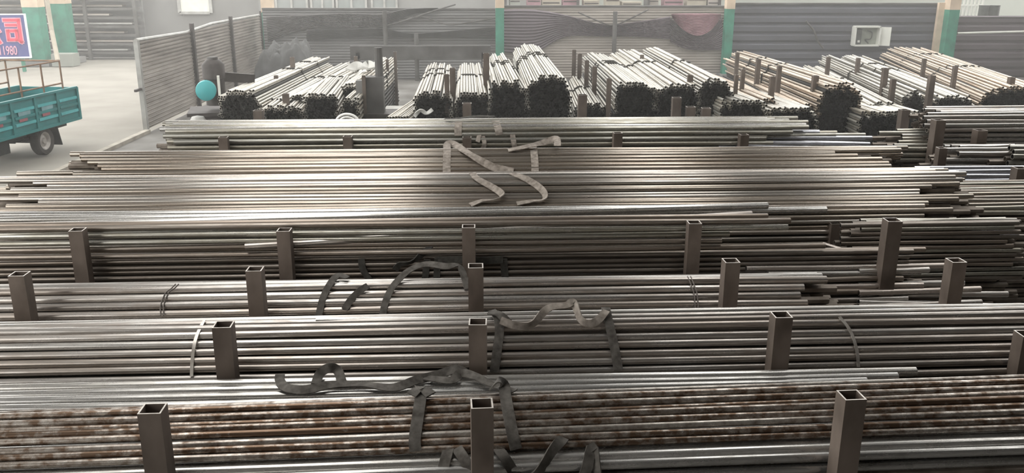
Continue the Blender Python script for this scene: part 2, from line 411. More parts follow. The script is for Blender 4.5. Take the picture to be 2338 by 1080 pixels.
PILES = {}
ORD = 'lowest second third fourth fifth sixth seventh eighth ninth tenth eleventh twelfth thirteenth fourteenth fifteenth sixteenth seventeenth eighteenth nineteenth twentieth'.split()
ORD += ['twenty-' + q for q in ['first'] + ORD[1:9]] + ['thirtieth'] + ['thirty-' + q for q in ['first'] + ORD[1:9]] + ['fortieth']
class Pile:
    """loose pipes lying along X; the profile is the outer skin in (Y, row) at column px_ref"""
    def __init__(s, name, px_ref, prof, d, left, right, mat, label, group, rear=None, jit=0.25, mats=None,
                 skew=0.0, core=True, floor=0.0, place=True, gap=1.0):
        PILES[name] = s
        s.d = d
        s.px = px_ref
        pts = [atY(px_ref, py, Y) for Y, py in prof]
        s.prof = [(p.y, p.z) for p in pts]
        if rear:
            s.prof += rear
        s.objs = []
        # walk the profile placing pipes a diameter apart
        P = s.prof
        seglen = [math.hypot(P[i + 1][0] - P[i][0], P[i + 1][1] - P[i][1]) for i in range(len(P) - 1)]
        total = sum(seglen)
        s.n = max(2, int(total / (d * gap)))
        spots = []
        for k in range(s.n):
            t = total * (k + 0.5) / s.n
            i = 0
            while i < len(seglen) - 1 and t > seglen[i]:
                t -= seglen[i]; i += 1
            f = t / seglen[i]
            y = P[i][0] + (P[i + 1][0] - P[i][0]) * f
            z = P[i][1] + (P[i + 1][1] - P[i][1]) * f
            spots.append((y, z))
        s.spots = spots
        def xat(px, y, z):
            # X where column px meets the line (y, z)
            lo, hi = -40.0, 40.0
            for _ in range(50):
                m = (lo + hi) / 2
                v = Vector((m, y, z)) - CAM
                c = W_PX / 2 + F_PX * v.dot(RGT) / v.dot(FWD)
                if c < px: lo = m
                else: hi = m
            return lo
        s.xat = xat
        if place:
            for ci, (y, z) in enumerate(spots):
                xl = xat(random.uniform(*left), y, z)
                xr = xat(random.uniform(*right), y, z)
                mt = random.choice(mats) if mats else mat
                r = d * random.uniform(0.47, 0.5)
                j = skew + random.uniform(-1, 1) * jit * 0.03
                jz = random.uniform(-1, 1) * jit * 0.012
                o = pipe((xl, y - j, z - jz), (xr, y + j, z + jz), r, mt)
                tag(o, label + ', ' + ORD[ci] + ' course up', 'pipe', group)
                s.objs.append(o)
        if core:
            ys_ = [p[0] for p in P]
            y0, y1 = min(ys_), max(ys_)
            zmax = max(p[1] for p in P)
            xl = xat(sum(left) / 2, (y0 + y1) / 2, zmax)
            xr = xat(sum(right) / 2, (y0 + y1) / 2, zmax)
            mb = MB()
            lines = []
            dc = max(d, 0.05)
            row = 0
            z = floor + dc / 2
            while z < zmax:
                y = y0 + dc * (0.5 + 0.5 * (row % 2))
                while y < y1:
                    top = -1
                    for i in range(len(P) - 1):
                        a, b = P[i], P[i + 1]
                        if min(a[0], b[0]) <= y <= max(a[0], b[0]) and a[0] != b[0]:
                            top = max(top, a[1] + (b[1] - a[1]) * (y - a[0]) / (b[0] - a[0]))
                    near = min(math.hypot(y - q[0], z - q[1]) for q in spots)
                    if z < top and near > 0.95 * dc / 2 + d / 2:
                        ja, jb = random.uniform(-0.2, 0.2), random.uniform(-0.2, 0.2)
                        lines.append(((xl + ja, y, z), (xr + jb, y, z)))
                    y += dc
                z += dc * 0.87
                row += 1
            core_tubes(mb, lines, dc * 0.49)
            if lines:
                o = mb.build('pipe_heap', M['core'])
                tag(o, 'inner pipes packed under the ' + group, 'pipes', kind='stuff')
        return
    def hit(s, px, py, lift=0.0):
        d = ray(px, py)
        sl = d.z / d.y
        best = None
        P = s.prof
        for i in range(len(P) - 1):
            (ya, za), (yb, zb) = P[i], P[i + 1]
            fa = za - (CAM.z + sl * ya)
            fb = zb - (CAM.z + sl * yb)
            if fa * fb <= 0 and fa != fb:
                t = fa / (fa - fb)
                Y = ya + (yb - ya) * t
                nrm = Vector((0, -(zb - za), yb - ya)).normalized()
                if nrm.dot(d) > 0: nrm = -nrm
                if best is None or Y < best[0]:
                    best = (Y, nrm)
        if best is None:
            # nearest profile point as seen along this ray
            k = min(P, key=lambda q: abs(q[1] - (CAM.z + sl * q[0])))
            best = (k[0], Vector((0, -0.5, 0.86)))
        Y, nrm = best
        p = CAM + d * (Y / d.y)
        return p + nrm * (s.d * 0.5 + 0.006 + lift), nrm

# rows of racks, near to far (Y, row) profiles read at the photograph's columns
Pile('low', 1100, [(3.56, 1110), (3.57, 1066), (3.62, 1046), (3.70, 1036)], 0.050, (-500, -300), (2600, 2900), 'silver',
     'plain grey steel pipe at the foot of the rust-mottled pile', 'grey pipes below the rusty pile', rear=[(3.95, 1.14)], core=True, skew=0.07)
Pile('rusty', 1100, [(3.63, 1030), (3.70, 987), (3.78, 944), (3.86, 914), (3.93, 905)], 0.036, (-900, -300), (2700, 3200), 'rusty',
     'steel pipe mottled with brown rust in the pile behind foremost uprights', 'rust-mottled pipes behind the foremost uprights',
     rear=[(4.0, 1.25)], core=False, jit=0.3, skew=0.10)
Pile('valley', 800, [(4.10, 922), (4.2, 900), (4.32, 878), (4.36, 862)], 0.056, (-700, -300), (1960, 2090), 'silver',
     'thick bright silver pipe lying in the hollow behind the rusty pile', 'silver pipes in the hollow behind the rusty pile', core=True, jit=0.4)
Pile('banded', 1100, [(4.51, 880), (4.54, 850), (4.63, 790), (4.72, 740), (4.80, 724)], 0.047, (-700, -300), (2700, 3100), 'grey',
     'grey steel pipe in the large steel-banded pile', 'grey pipes in the steel-banded pile', rear=[(5.0, 1.28), (5.25, 1.10)], mats=['grey', 'grey', 'pale'], jit=0.15)
Pile('wired', 1100, [(5.45, 735), (5.48, 715), (5.56, 680), (5.64, 650), (5.73, 640)], 0.058, (-250, -60), (1825, 1892), 'pale',
     'thick pale pipe in the small wire-tied pile', 'pale pipes in the small wire-tied pile', rear=[(5.88, 1.18), (6.05, 1.02)], mats=['pale', 'grey', 'pale'], jit=0.12)
Pile('dark_face', 1100, [(6.44, 700), (6.44, 584)], 0.041, (-500, -100), (1990, 2130), 'brown',
     'thin brown pipe in the lower tall wall of pipes', 'brown pipes in the lower wall of pipes', rear=[(6.53, 1.20)], jit=0.1)
Pile('dark_top', 1100, [(6.43, 580), (6.43, 512), (6.50, 496)], 0.046, (-500, -80), (1640, 1900), 'brown',
     'olive-brown pipe in the upper courses of the tall wall of pipes', 'upper pipes in the tall wall', core=False, jit=0.3, mats=['brown', 'olive', 'brown'])
Pile('thin', 1100, [(7.26, 570), (7.26, 486), (7.34, 474), (7.52, 443), (7.72, 408), (7.82, 401)], 0.047, (-60, 120), (2080, 2230), 'thin',
     'thin bright pipe in the broad gleaming pile with loose straps', 'thin pipes in the broad gleaming pile', rear=[(8.05, 1.5), (8.2, 1.35)], jit=0.5, mats=['thin', 'thin', 'warm'])
Pile('warm', 1100, [(8.28, 404), (8.36, 388), (8.52, 362), (8.66, 346)], 0.056, (150, 240), (1900, 2075), 'warm',
     'warm brown-grey pipe in the pile with a crossed strap', 'warm brown-grey pipes in the pile with a crossed strap', rear=[(8.9, 1.55), (9.05, 1.4)], jit=0.5)
Pile('far_low', 1100, [(10.22, 360), (10.22, 319)], 0.058, (378, 400), (1700, 1990), 'olive',
     'olive-grey pipe in the lower bundle of the farthest crosswise rack', 'lower pipes of the farthest crosswise rack', rear=[(10.6, 1.42)], jit=0.5)
Pile('far_top', 1100, [(10.26, 312), (10.30, 296), (10.42, 285)], 0.058, (362, 425), (1740, 1860), 'olive',
     'olive-silver pipe in the upper bundle of the farthest rack', 'upper pipes of the farthest crosswise rack', rear=[(10.8, 1.56), (10.95, 1.45)], mats=['olive', 'silver', 'olive'], jit=0.3, core=False)
# stacks beyond the passage
Pile('side_high', 2240, [(10.25, 335), (10.25, 285), (10.35, 262), (10.6, 247)], 0.056, (2105, 2150), (2700, 2800), 'pale',
     'pale grey pipe in the highest stack beyond the passage', 'pale pipes in the highest stack beyond the passage', rear=[(10.9, 1.62)], jit=0.3)
Pile('side_step', 2050, [(10.15, 372), (10.18, 338), (10.3, 322), (10.55, 296)], 0.060, (2005, 2060), (2250, 2300), 'olive',
     'olive pipe end jutting below the highest side stack', 'pipe ends sticking out below the highest side stack', jit=0.6, floor=0.9)
Pile('side_mid', 2240, [(9.3, 386), (9.32, 352), (9.42, 336)], 0.062, (2140, 2190), (2296, 2316), 'pale',
     'pale pipe in the short stack in front of the highest side stack', 'pale pipes in the short side stack', rear=[(9.8, 1.38)], jit=0.4)
Pile('side_end', 2320, [(9.0, 395), (9.02, 352), (9.15, 334)], 0.064, (2298, 2318), (2600, 2650), 'olive',
     'olive pipe with its dark open end beside the short side stack', 'pipes with dark open ends at the side', rear=[(9.4, 1.38)], jit=0.4)
Pile('side_shiny', 2200, [(8.5, 420), (8.6, 402), (8.75, 381)], 0.066, (2040, 2090), (2560, 2640), 'blue',
     'smooth bluish pipe with bright glints beside the warm pile', 'smooth bluish pipes beside the warm pile', jit=0.6)
Pile('side_brown', 2230, [(7.45, 520), (7.5, 480), (7.75, 440), (8.0, 415)], 0.052, (2110, 2200), (2500, 2600), 'warm',
     'rusty-tan pipe in the side pile next to the gleaming pile ends', 'rusty-tan pipes next to the gleaming pile ends', jit=0.5, mats=['warm', 'olive', 'brown'])
Pile('side_olive', 2200, [(6.95, 640), (6.95, 512), (7.1, 500)], 0.040, (1900, 2000), (2290, 2345), 'olive',
     'thin dark olive pipe in the shaded stack behind the last upright', 'thin olive pipes in the shaded stack', jit=0.15, mats=['olive', 'brown'])
Pile('side_stub', 2150, [(6.2, 718), (6.3, 640), (6.4, 600)], 0.048, (1700, 1800), (2050, 2175), 'pale',
     'pipe end of uneven length poking past the last tall upright', 'uneven pipe ends past the last tall upright', jit=0.3, mats=['pale', 'brown'])

for (a, b) in [((1960, 668, 6.25), (2238, 660, 6.25)), ((1960, 690, 6.2), (2282, 700, 6.2)), ((1960, 676, 6.3), (2300, 672, 6.3)), ((1960, 700, 6.15), (2240, 690, 6.15)),
               ((2290, 598, 7.0), (2420, 594, 7.0)), ((1960, 652, 6.3), (2200, 646, 6.3)), ((1960, 620, 6.35), (2120, 616, 6.35))]:
    o = pipe(atY(*a), atY(*b), 0.024, 'pale')
    tag(o, 'single pale pipe end reaching beyond its neighbours past the last upright', 'pipe', 'long pale ends past the last upright')

# loose pipes lying at a slant on the tall wall of pipes
for (a, b, r, m), w_ in zip([((-160, 522, 6.52), (1752, 470, 6.95), 0.029, 'silver'), ((-120, 505, 6.62), (1886, 479, 6.98), 0.027, 'silver'),
                     ((560, 563, 6.39), (1716, 489, 6.62), 0.026, 'pale'), ((-200, 540, 6.42), (1560, 500, 6.62), 0.026, 'olive'),
                     ((-140, 492, 6.85), (1640, 474, 7.1), 0.027, 'silver')],
                            ('thickest silver', 'longest silver', 'steepest pale', 'lowest olive', 'shortest silver')):
    o = pipe(atY(*a), atY(*b), r, m)
    tag(o, w_ + ' pipe lying aslant over the top of the tall wall of pipes', 'pipe', 'slanting pipes on the tall wall')
o = pipe(atY(722, 733, 4.78), atY(2600, 716, 4.85), 0.022, 'silver')
tag(o, 'single loose bright pipe lying on top of the steel-banded pile', 'pipe')
o = pipe(atY(40, 397, 8.42), atY(1700, 372, 8.46), 0.025, 'warm')
tag(o, 'pipe jutting far out over the road from the warm pile', 'pipe')
o = pipe(atY(1880, 556, 6.9), atY(1978, 588, 6.55), 0.012, 'pale')
tag(o, 'thin rod lying crossways by the dark gap between the racks', 'rod')
for (a, b) in [((1560, 312, 10.35), (1990, 316, 10.3)), ((1620, 322, 10.3), (1985, 330, 10.2)), ((1680, 331, 10.22), (1975, 345, 10.1)),
               ((1640, 338, 10.2), (1960, 352, 10.1)), ((1500, 300, 10.5), (1870, 302, 10.4))]:
    o = pipe(atY(*a), atY(*b), 0.03, 'blue')
    tag(o, 'loose bluish pipe fanning out from the end of the farthest crosswise rack', 'pipe', 'pipes fanning out of the farthest rack')

# ------------------------------------------------------------------ rack uprights
_post = {}
def post(px, py, Y, label, group, w=0.097, t=0.007, lean=0.0, name='rack_upright', h=None):
    p = atY(px, py, Y)
    z = p.z
    key = (round(z, 2), w)
    if key not in _post:
        z_ = round(z, 2)
        b = MB()
        o_, i_ = w / 2, w / 2 - t
        sq = lambda a, zz: [(-a, -a, zz), (a, -a, zz), (a, a, zz), (-a, a, zz)]
        b.add(sq(o_, 0) + sq(o_, z_), [(k, (k + 1) % 4, 4 + (k + 1) % 4, 4 + k) for k in range(4)], 0)
        b.add(sq(i_, 0.0) + sq(i_, z_), [((k + 1) % 4, k, 4 + k, 4 + (k + 1) % 4) for k in range(4)], 0)
        b.add(sq(o_, z_) + sq(i_, z_), [(k, (k + 1) % 4, 4 + (k + 1) % 4, 4 + k) for k in range(4)], 1)
        b.add(sq(o_, 0) + sq(i_, 0), [((k + 1) % 4, k, 4 + k, 4 + (k + 1) % 4) for k in range(4)], 0)
        _post[key] = b.mesh('rack_upright', [M['post'], M['rim']])
    o = bpy.data.objects.new(name, _post[key])
    COL.objects.link(o)
    o.location = (p.x, p.y, 0)
    o.rotation_euler = (0, lean, random.uniform(-0.05, 0.05))
    tag(o, label, 'post', group)
    return o

RA, RB, RC, RD, RG = 3.49, 4.455, 5.378, 6.30, 10.1
NEAR = 'brown square steel upright in front of the %s pile, %s'
for (px, py), w_ in zip(((348, 933), (1100, 920), (1944, 902)), ('clear of any sling', 'between two hanging slings', 'farthest from the slings')):
    post(px, py, RA, NEAR % ('rusty', w_), 'uprights in front of the rusty pile')
for (px, py), w_ in zip(((510, 742), (1091, 733), (1784, 720)), ('right beside a steel band', 'right beside a knotted sling', 'between sling and steel band')):
    post(px, py, RB, NEAR % ('steel-banded', w_), 'uprights in front of the steel-banded pile')
post(2345, 760, RB, 'brown square steel upright at the open end of the steel-banded pile', None)
for (px, py), w_ in zip(((44, 624), (582, 614), (1086, 608), (1669, 595)), ('far beyond the wire tie', 'between wire tie and slings', 'touched by the arching sling', 'nearest the broken pipe ends')):
    post(px, py, RC, NEAR % ('wire-tied', w_), 'uprights in front of the wire-tied pile')
post(2183, 594, RC, 'brown square steel upright standing past the end of the wire-tied pile', None)
for (px, py), w_ in zip(((177, 523), (649, 525), (1070, 516), (1585, 507)), ('far from the dark slings', 'next to the slack sling', 'among the bunched slings', 'nearest the ragged pipe ends')):
    post(px, py, RD, 'dark square steel upright against the tall wall of pipes, ' + w_, 'uprights against the tall wall of pipes')
post(2038, 501, RD, 'tall brown square upright where the wall of pipes ends', None, w=0.11)
post(1906, 508, 7.25, 'dark upright half hidden in the gap behind the tall wall of pipes', None)
for px, py in ((510, 312), (794, 311), (1066, 312), (1410, 303), (1698, 306)):
    post(px, py, RG, 'short-looking grey upright in front of the farthest crosswise rack', 'uprights of the farthest crosswise rack', w=0.1)
post(2143, 274, 10.08, 'dark olive upright at the ragged end of the highest side stack', None, w=0.12)
post(2238, 296, 9.95, 'squat dark upright in front of the highest side stack', None, w=0.12)
post(2150, 338, 9.1, 'olive upright at the end of the short side stack', None, w=0.09)
post(2330, 382, 8.4, 'dark upright beside the smooth bluish pipes', None, w=0.12)
post(1380, 273, 11.0, 'upright whose top just shows behind the farthest crosswise rack', 'upright tops behind the farthest rack', w=0.1)
post(1654, 276, 11.0, 'upright whose top just shows behind the farthest crosswise rack', 'upright tops behind the farthest rack', w=0.1)

# ------------------------------------------------------------------ straps, bands, wires
def smooth_pts(pts, n=6):
    out = []
    P = [pts[0]] + list(pts) + [pts[-1]]
    for i in range(1, len(P) - 2):
        for k in range(n):
            t = k / n
            a, b, c, d = P[i - 1], P[i], P[i + 1], P[i + 2]
            out.append(0.5 * ((2 * b) + (c - a) * t + (2 * a - 5 * b + 4 * c - d) * t * t + (3 * b - a - 3 * c + d) * t ** 3))
    out.append(P[-2])
    return out

def ribbon(mb, pts, nrms, w, th=0.004, twist=None):
    pts = smooth_pts(pts)
    nn = smooth_pts(nrms)
    tw = smooth_pts([Vector((a, 0, 0)) for a in twist]) if twist else None
    vs_, fs = [], []
    n = len(pts)
    for i in range(n):
        t = (pts[min(i + 1, n - 1)] - pts[max(i - 1, 0)])
        t = t.normalized() if t.length > 1e-6 else Vector((1, 0, 0))
        nr = nn[i]
        if tw:
            nr = Matrix.Rotation(tw[i].x, 3, t) @ nr
        s = nr.cross(t)
        s = s.normalized() if s.length > 1e-4 else Vector((1, 0, 0))
        u = t.cross(s)
        vs_ += [pts[i] + s * w / 2 + u * th, pts[i] - s * w / 2 + u * th, pts[i] - s * w / 2 - u * th, pts[i] + s * w / 2 - u * th]
    for i in range(n - 1):
        for k in range(4):
            fs.append((i * 4 + k, i * 4 + (k + 1) % 4, (i + 1) * 4 + (k + 1) % 4, (i + 1) * 4 + k))
    fs += [(3, 2, 1, 0), tuple((n - 1) * 4 + k for k in range(4))]
    mb.add(vs_, fs)

def strap(pile, paths, w, label, mat='webbing', name='lifting_sling', cat='strap', th=0.0035, group=None):
    """paths: lists of (px, row[, lift[, twist]]) laid on a pile's skin"""
    s = PILES[pile]
    mb = MB()
    for path in paths:
        pts, nr, tw = [], [], []
        for q in path:
            p, n = s.hit(q[0], q[1], q[2] if len(q) > 2 else 0.0)
            pts.append(p); nr.append(n); tw.append(q[3] if len(q) > 3 else 0.0)
        ribbon(mb, pts, nr, w, th, tw)
    o = mb.build(name, M[mat], smooth=True)
    tag(o, label, cat, group)
    return o

strap('low', [[(1005, 1100), (1018, 1062, .01), (1032, 1046, .03), (1058, 1062, .02, .6), (1085, 1090, .01)]], 0.05, 'grey webbing sling looped over the grey pipes beside the foremost middle upright')
strap('low', [[(1190, 1095), (1225, 1072, .01, .4), (1262, 1050, .04, .9), (1288, 1040, .05, .3)], [(1130, 1040, .02), (1150, 1060, .02), (1180, 1085)]], 0.05, 'grey webbing sling end flung across the lowest grey pipes')
strap('low', [[(1320, 1100), (1335, 1062, .02), (1350, 1046, .04, .5), (1360, 1070, .02, .8), (1366, 1100)]], 0.05, 'grey webbing sling folded in a small arch on the lowest grey pipes')
strap('rusty', [[(950, 1040, .015), (948, 1010, .015), (955, 960, .015), (960, 930, .018), (963, 912, .025), (955, 900, .03, .4)],
                [(940, 918, .025), (962, 914, .035), (985, 918, .025)]], 0.055, 'knotted webbing sling hanging down over the rusty pile before the middle upright')
strap('rusty', [[(1178, 1036, .015), (1170, 1000, .015), (1160, 950, .015), (1153, 915, .02), (1150, 900, .05), (1138, 890, .06, .6), (1122, 900, .03, 1.0)],
                [(1135, 905, .02), (1157, 902, .03), (1172, 905, .015)]], 0.055, 'knotted webbing sling hanging down over the rusty pile past the middle upright')
strap('valley', [[(642, 864), (640, 885, .01), (655, 903, .01, .4), (700, 909, .015, .6), (760, 898, .015, .4), (830, 896, .01), (900, 904, .015, .4), (950, 890, .02, .6), (1000, 870, .02, .3), (1040, 855, .015), (1064, 862, .01)],
                 [(722, 894, .01), (735, 868, .03, .5), (758, 860, .05, .9), (775, 866, .04, .4), (782, 892, .01)]], 0.05, 'long dirty sling lying crumpled along the silver pipes')
strap('valley', [[(970, 884, .02), (1030, 890, .02, .4), (1052, 878, .03, .7), (1085, 885, .03, .3), (1120, 898, .02), (1150, 905, .02, .3)]], 0.05, 'twisted sling stretched from the silver pipes past the middle upright', 'webbing')
strap('banded', [[(1128, 850), (1135, 800), (1140, 760), (1136, 738, .01), (1122, 726, .02)], [(1118, 730, .02), (1140, 738, .03), (1160, 745, .02)]], 0.052, 'webbing sling knotted round the banded pile next to the middle upright')
strap('banded', [[(1410, 845), (1402, 800), (1392, 755), (1384, 728, .015), (1382, 720, .02)]], 0.052, 'webbing sling hanging down over the banded pile far from any upright')
strap('banded', [[(1142, 740, .03), (1180, 752, .03, .5), (1215, 748, .03, .9), (1250, 732, .05, .5), (1290, 719, .06), (1308, 722, .06, .8), (1325, 740, .03, 1.0), (1355, 744, .03, .4), (1384, 730, .03)]], 0.045, 'twisted sling running between the two slings on the banded pile', 'webbing_tan')
strap('banded', [[(441, 862), (443, 820), (451, 775), (468, 741)]], 0.018, 'thin flat steel band round the pile beside its left-hand upright', 'band', 'steel_band', 'band', 0.002)
strap('banded', [[(1955, 838), (1951, 800), (1936, 758), (1912, 727)]], 0.018, 'thin flat steel band curving over the far half of the pile', 'band', 'steel_band', 'band', 0.002)
strap('wired', [[(730, 722), (738, 690), (752, 662, .01), (772, 650, .03, .4), (795, 652, .02)]], 0.045, 'dark sling curled over the wire-tied pile, first of three', 'webbing')
strap('wired', [[(788, 712), (802, 692, .01, .3), (822, 675, .02, .5), (842, 662, .02)]], 0.045, 'short dark sling end twisted over the wire-tied pile, between two others', 'webbing')
strap('wired', [[(875, 720), (882, 692), (900, 662, .02), (935, 648, .06, .4), (975, 643, .09, .6), (1020, 640, .11, .3), (1050, 645, .08), (1068, 668, .01)]], 0.045, 'dark sling arching over the wire-tied pile to the middle upright', 'webbing')
for path, lab in (([(373, 726), (374, 700), (384, 676), (400, 668, .02), (412, 664, .05)], 'twisted tie wire on the wire-tied pile near its left-hand upright'),
                  ([(1588, 716), (1586, 680), (1578, 655), (1572, 642)], 'doubled tie wire on the wire-tied pile near its broken ends')):
    s = PILES['wired']
    mb = MB()
    for off in (-3, 4):
        mb.tube(smooth_pts([s.hit(q[0] + off, q[1], q[2] if len(q) > 2 else 0)[0] for q in path]), 0.004, 6)
    tag(mb.build('tie_wire', M['wire'], smooth=True), lab, 'wire')
strap('dark_face', [[(826, 588, .01), (830, 612, .01), (846, 636, .01, .3), (868, 660, .01)]], 0.05, 'dark sling hanging slack down the tall wall of pipes', 'webbing_dark')
strap('dark_face', [[(903, 612, .02), (915, 597, .04, .5), (945, 588, .06, .8), (985, 584, .05)], [(970, 642), (973, 612), (976, 588, .02)], [(997, 636), (998, 612), (1000, 586, .02)]], 0.05, 'bunched dark sling beside the middle upright on the tall wall of pipes', 'webbing_dark')
strap('dark_face', [[(1000, 590, .03), (1050, 588, .03), (1100, 590, .03), (1148, 588, .02)], [(1155, 652), (1152, 620), (1149, 588, .01)]], 0.055, 'dark sling strung square past the middle upright on the tall wall of pipes', 'webbing_dark')
strap('thin', [[(1078, 402), (1090, 416, .01), (1118, 432, .01, .3), (1140, 448, .02, .6), (1146, 460, .03, .9), (1128, 468, .03, .6), (1100, 469, .02, .3), (1074, 477, .01)]], 0.06, 'tan sling falling in an S over the gleaming pile, nearer the middle uprights', 'webbing_tan')
strap('thin', [[(1168, 403), (1196, 414, .01, .2), (1226, 432, .01, .5), (1243, 452, .02, .9), (1240, 468, .03, .6), (1212, 470, .02, .3), (1180, 474, .01)]], 0.06, 'tan sling falling in a hook over the gleaming pile, ending in a fold', 'webbing_tan')
strap('warm', [[(1020, 404), (1020, 380), (1021, 356), (1022, 340, .03), (1036, 342, .04, .4), (1068, 362, .03), (1100, 380, .03, .3), (1130, 392, .02, .5), (1172, 398, .01)]], 0.075, 'grey-tan sling crossing the warm pile diagonally from a vertical loop', 'webbing_tan')
strap('warm', [[(1221, 402), (1221, 380), (1219, 356), (1217, 342, .02)], [(1160, 352, .01), (1205, 347, .03), (1240, 340, .05, .3), (1268, 333, .06, .6), (1272, 346, .03)]], 0.07, 'grey sling with a flying loose end on the warm pile', 'webbing_tan')
strap('far_top', [[(1046, 312), (1046, 296), (1048, 284)]], 0.085, 'frayed grey sling round the farthest crosswise rack by its middle upright', 'webbing_tan')
strap('far_top', [[(1140, 310), (1137, 296), (1132, 283)]], 0.085, 'frayed grey sling round the farthest crosswise rack, past the middle upright', 'webbing_tan')
strap('far_top', [[(1016, 282, .02), (1050, 284, .04), (1090, 282, .05, .4), (1130, 280, .04)]], 0.05, 'dark strap lying along the top of the farthest crosswise rack', 'webbing_dark')
strap('far_low', [[(1100, 340), (1106, 326, .02), (1098, 317, .04), (1090, 322, .03)]], 0.05, 'pale frayed cord knot on the lower bundle of the farthest rack', 'webbing_tan', 'cord_knot', 'cord')
strap('far_low', [[(1176, 338), (1173, 326, .01), (1170, 318, .02)]], 0.06, 'short pale cord hanging on the lower bundle of the farthest rack', 'webbing_tan', 'cord_knot', 'cord')

# ------------------------------------------------------------------ lengthwise bundles in the back
def bundle(fx0, fx1, ytop, Y0, bx, by, Y1, label, group=None, d=0.05, mat='back', dome=0.35, zlow=0.02, ties=(0.35,), tie_mat='webbing_dark', jag=0.14):
    FL, FR = atY(fx0, ytop, Y0), atY(fx1, ytop, Y0)
    B = atY(bx, by, Y1)
    c = (FL + FR) / 2
    Wd = FR.x - FL.x
    direc = (B - c)
    root = empty('pipe_bundle', (c.x, c.y, 0))
    tag(root, label, 'pipe bundle', group)
    n = max(3, int(Wd / d))
    rows = max(2, int((c.z - zlow) / (d * 0.87)))
    org = Vector((c.x, c.y, 0))
    lines = []
    tops = {}
    cells = []
    for rI in range(rows):
        z = zlow + d / 2 + rI * d * 0.87
        for k in range(n):
            x = (k - (n - 1) / 2 + 0.5 * (rI % 2)) * d
            u = x / (Wd / 2)
            top = c.z - dome * min(1.3, abs(u)) ** 2.5 * 0.6 + random.uniform(-0.02, 0.02) + 0.05 * math.sin(k * 1.7 + fx0)
            if z <= top:
                cells.append((k, rI, x, z))
                tops[k] = max(tops.get(k, -1), rI)
    kmin, kmax = min(tops), max(tops)
    for k, rI, x, z in cells:
        fr = random.uniform(-jag, jag) * 0.6
        p0 = Vector((x, fr, z))
        dz = direc.z * (z / c.z)
        p1 = Vector((x + direc.x, direc.y + random.uniform(-0.3, 0.3), z + dz))
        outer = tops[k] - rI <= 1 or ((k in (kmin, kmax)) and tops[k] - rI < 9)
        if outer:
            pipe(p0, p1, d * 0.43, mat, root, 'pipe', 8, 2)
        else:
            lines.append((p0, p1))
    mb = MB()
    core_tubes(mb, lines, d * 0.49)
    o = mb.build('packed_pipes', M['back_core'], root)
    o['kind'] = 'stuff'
    for t in ties:
        mb = MB()
        pts = []
        for k in range(kmin, kmax + 1):
            rI = tops[k]
            z = zlow + d / 2 + rI * d * 0.87
            x = (k - (n - 1) / 2 + 0.5 * (rI % 2)) * d
            pts.append(Vector((x + direc.x * t, direc.y * t, z + direc.z * t + d * 0.6)))
        a, b = pts[0].copy(), pts[-1].copy()
        pts = [a + Vector((-d * .7, 0, -0.35)), a + Vector((-d * .7, 0, -0.02))] + pts + [b + Vector((d * .7, 0, -0.02)), b + Vector((d * .7, 0, -0.35))]
        mb.tube(pts, 0.022, 6)
        mb.build('tie_strap', M[tie_mat], root, smooth=True)
    return root

GL = 'bright pipes in lengthwise bundles'
bundle(492, 592, 200, 15.0, 725, 128, 22.5, 'long bright pipe bundle next to the machine with the teal disc', GL, ties=(0.55, 0.8))
bundle(618, 652, 222, 15.6, 790, 142, 22.5, 'narrow pipe bundle squeezed beside the bundle by the teal machine', GL, ties=(0.5,), dome=0.1)
bundle(640, 745, 212, 15.4, 815, 150, 21.0, 'broad pale bundle of loose-spread pipes before the grey block column', GL, ties=(0.55,), jag=0.5)
bundle(768, 832, 190, 16.2, 882, 130, 22.5, 'bright bundle with a white cloth thrown over it', GL, ties=(0.6,))
bundle(880, 935, 262, 14.2, 990, 205, 19.0, 'low loose bundle of thin pipes between the grey block column and the dark bundle ends', GL, ties=(), d=0.045, dome=0.05)
bundle(938, 1034, 204, 14.8, 1003, 142, 22.0, 'bundle with a scrap of white at its dark end', GL, ties=(0.5, 0.7))
bundle(1034, 1120, 206, 14.9, 1072, 142, 22.0, 'greyish bundle beside the tallest dark upright', GL, ties=(0.5,))
bundle(1112, 1206, 182, 14.8, 1132, 122, 22.0, 'raised bundle with tangled slings just past the tallest dark upright', GL, ties=(0.55, 0.62))
bundle(1200, 1306, 168, 14.7, 1205, 98, 22.5, 'highest bundle with twin dark slings under the green column', GL, ties=(0.55, 0.62), dome=0.5)
bundle(1308, 1395, 232, 15.2, 1315, 172, 20.5, 'low bundle in the gap between the two highest banks of pipes', GL, ties=(0.5,))
bundle(1400, 1500, 182, 14.8, 1362, 118, 22.0, 'bundle wrapped by a double hoop beside the row of thin uprights', GL, ties=(0.55, 0.62), dome=0.4)
bundle(1496, 1600, 188, 14.9, 1425, 112, 22.5, 'bundle with a dark red sling lump on it', GL, ties=(0.55,))
bundle(1594, 1676, 178, 14.9, 1490, 106, 22.5, 'slim high bundle whose far end shows by the pink tarpaulin', GL, ties=(0.45,), dome=0.4)
bundle(1684, 1790, 222, 15.0, 1612, 172, 21.0, 'low warm-toned bundle inside the row of stakes', GL, mat='back_warm', ties=(), dome=0.3)
bundle(1800, 1872, 232, 15.2, 1700, 172, 21.0, 'second low warm-toned bundle, closer to the tall black bank of ends', GL, mat='back_warm', ties=(), dome=0.3)
bundle(1870, 1972, 188, 15.0, 1690, 118, 23.5, 'long golden bundle with a big ragged black end', GL, mat='back_warm', ties=(0.5, 0.72), dome=0.45)
bundle(1972, 2052, 232, 15.4, 1850, 150, 23.0, 'pale bundle tucked behind the golden bundle', GL, ties=(0.55,))
bundle(2062, 2118, 204, 16.0, 1890, 124, 24.0, 'bundle with a rounded bunch of black ends', GL, ties=(0.55,), dome=0.5)
bundle(2128, 2235, 214, 15.6, 1945, 124, 24.0, 'broad grey bundle before the electrical cabinet', GL, ties=(0.55, 0.7))
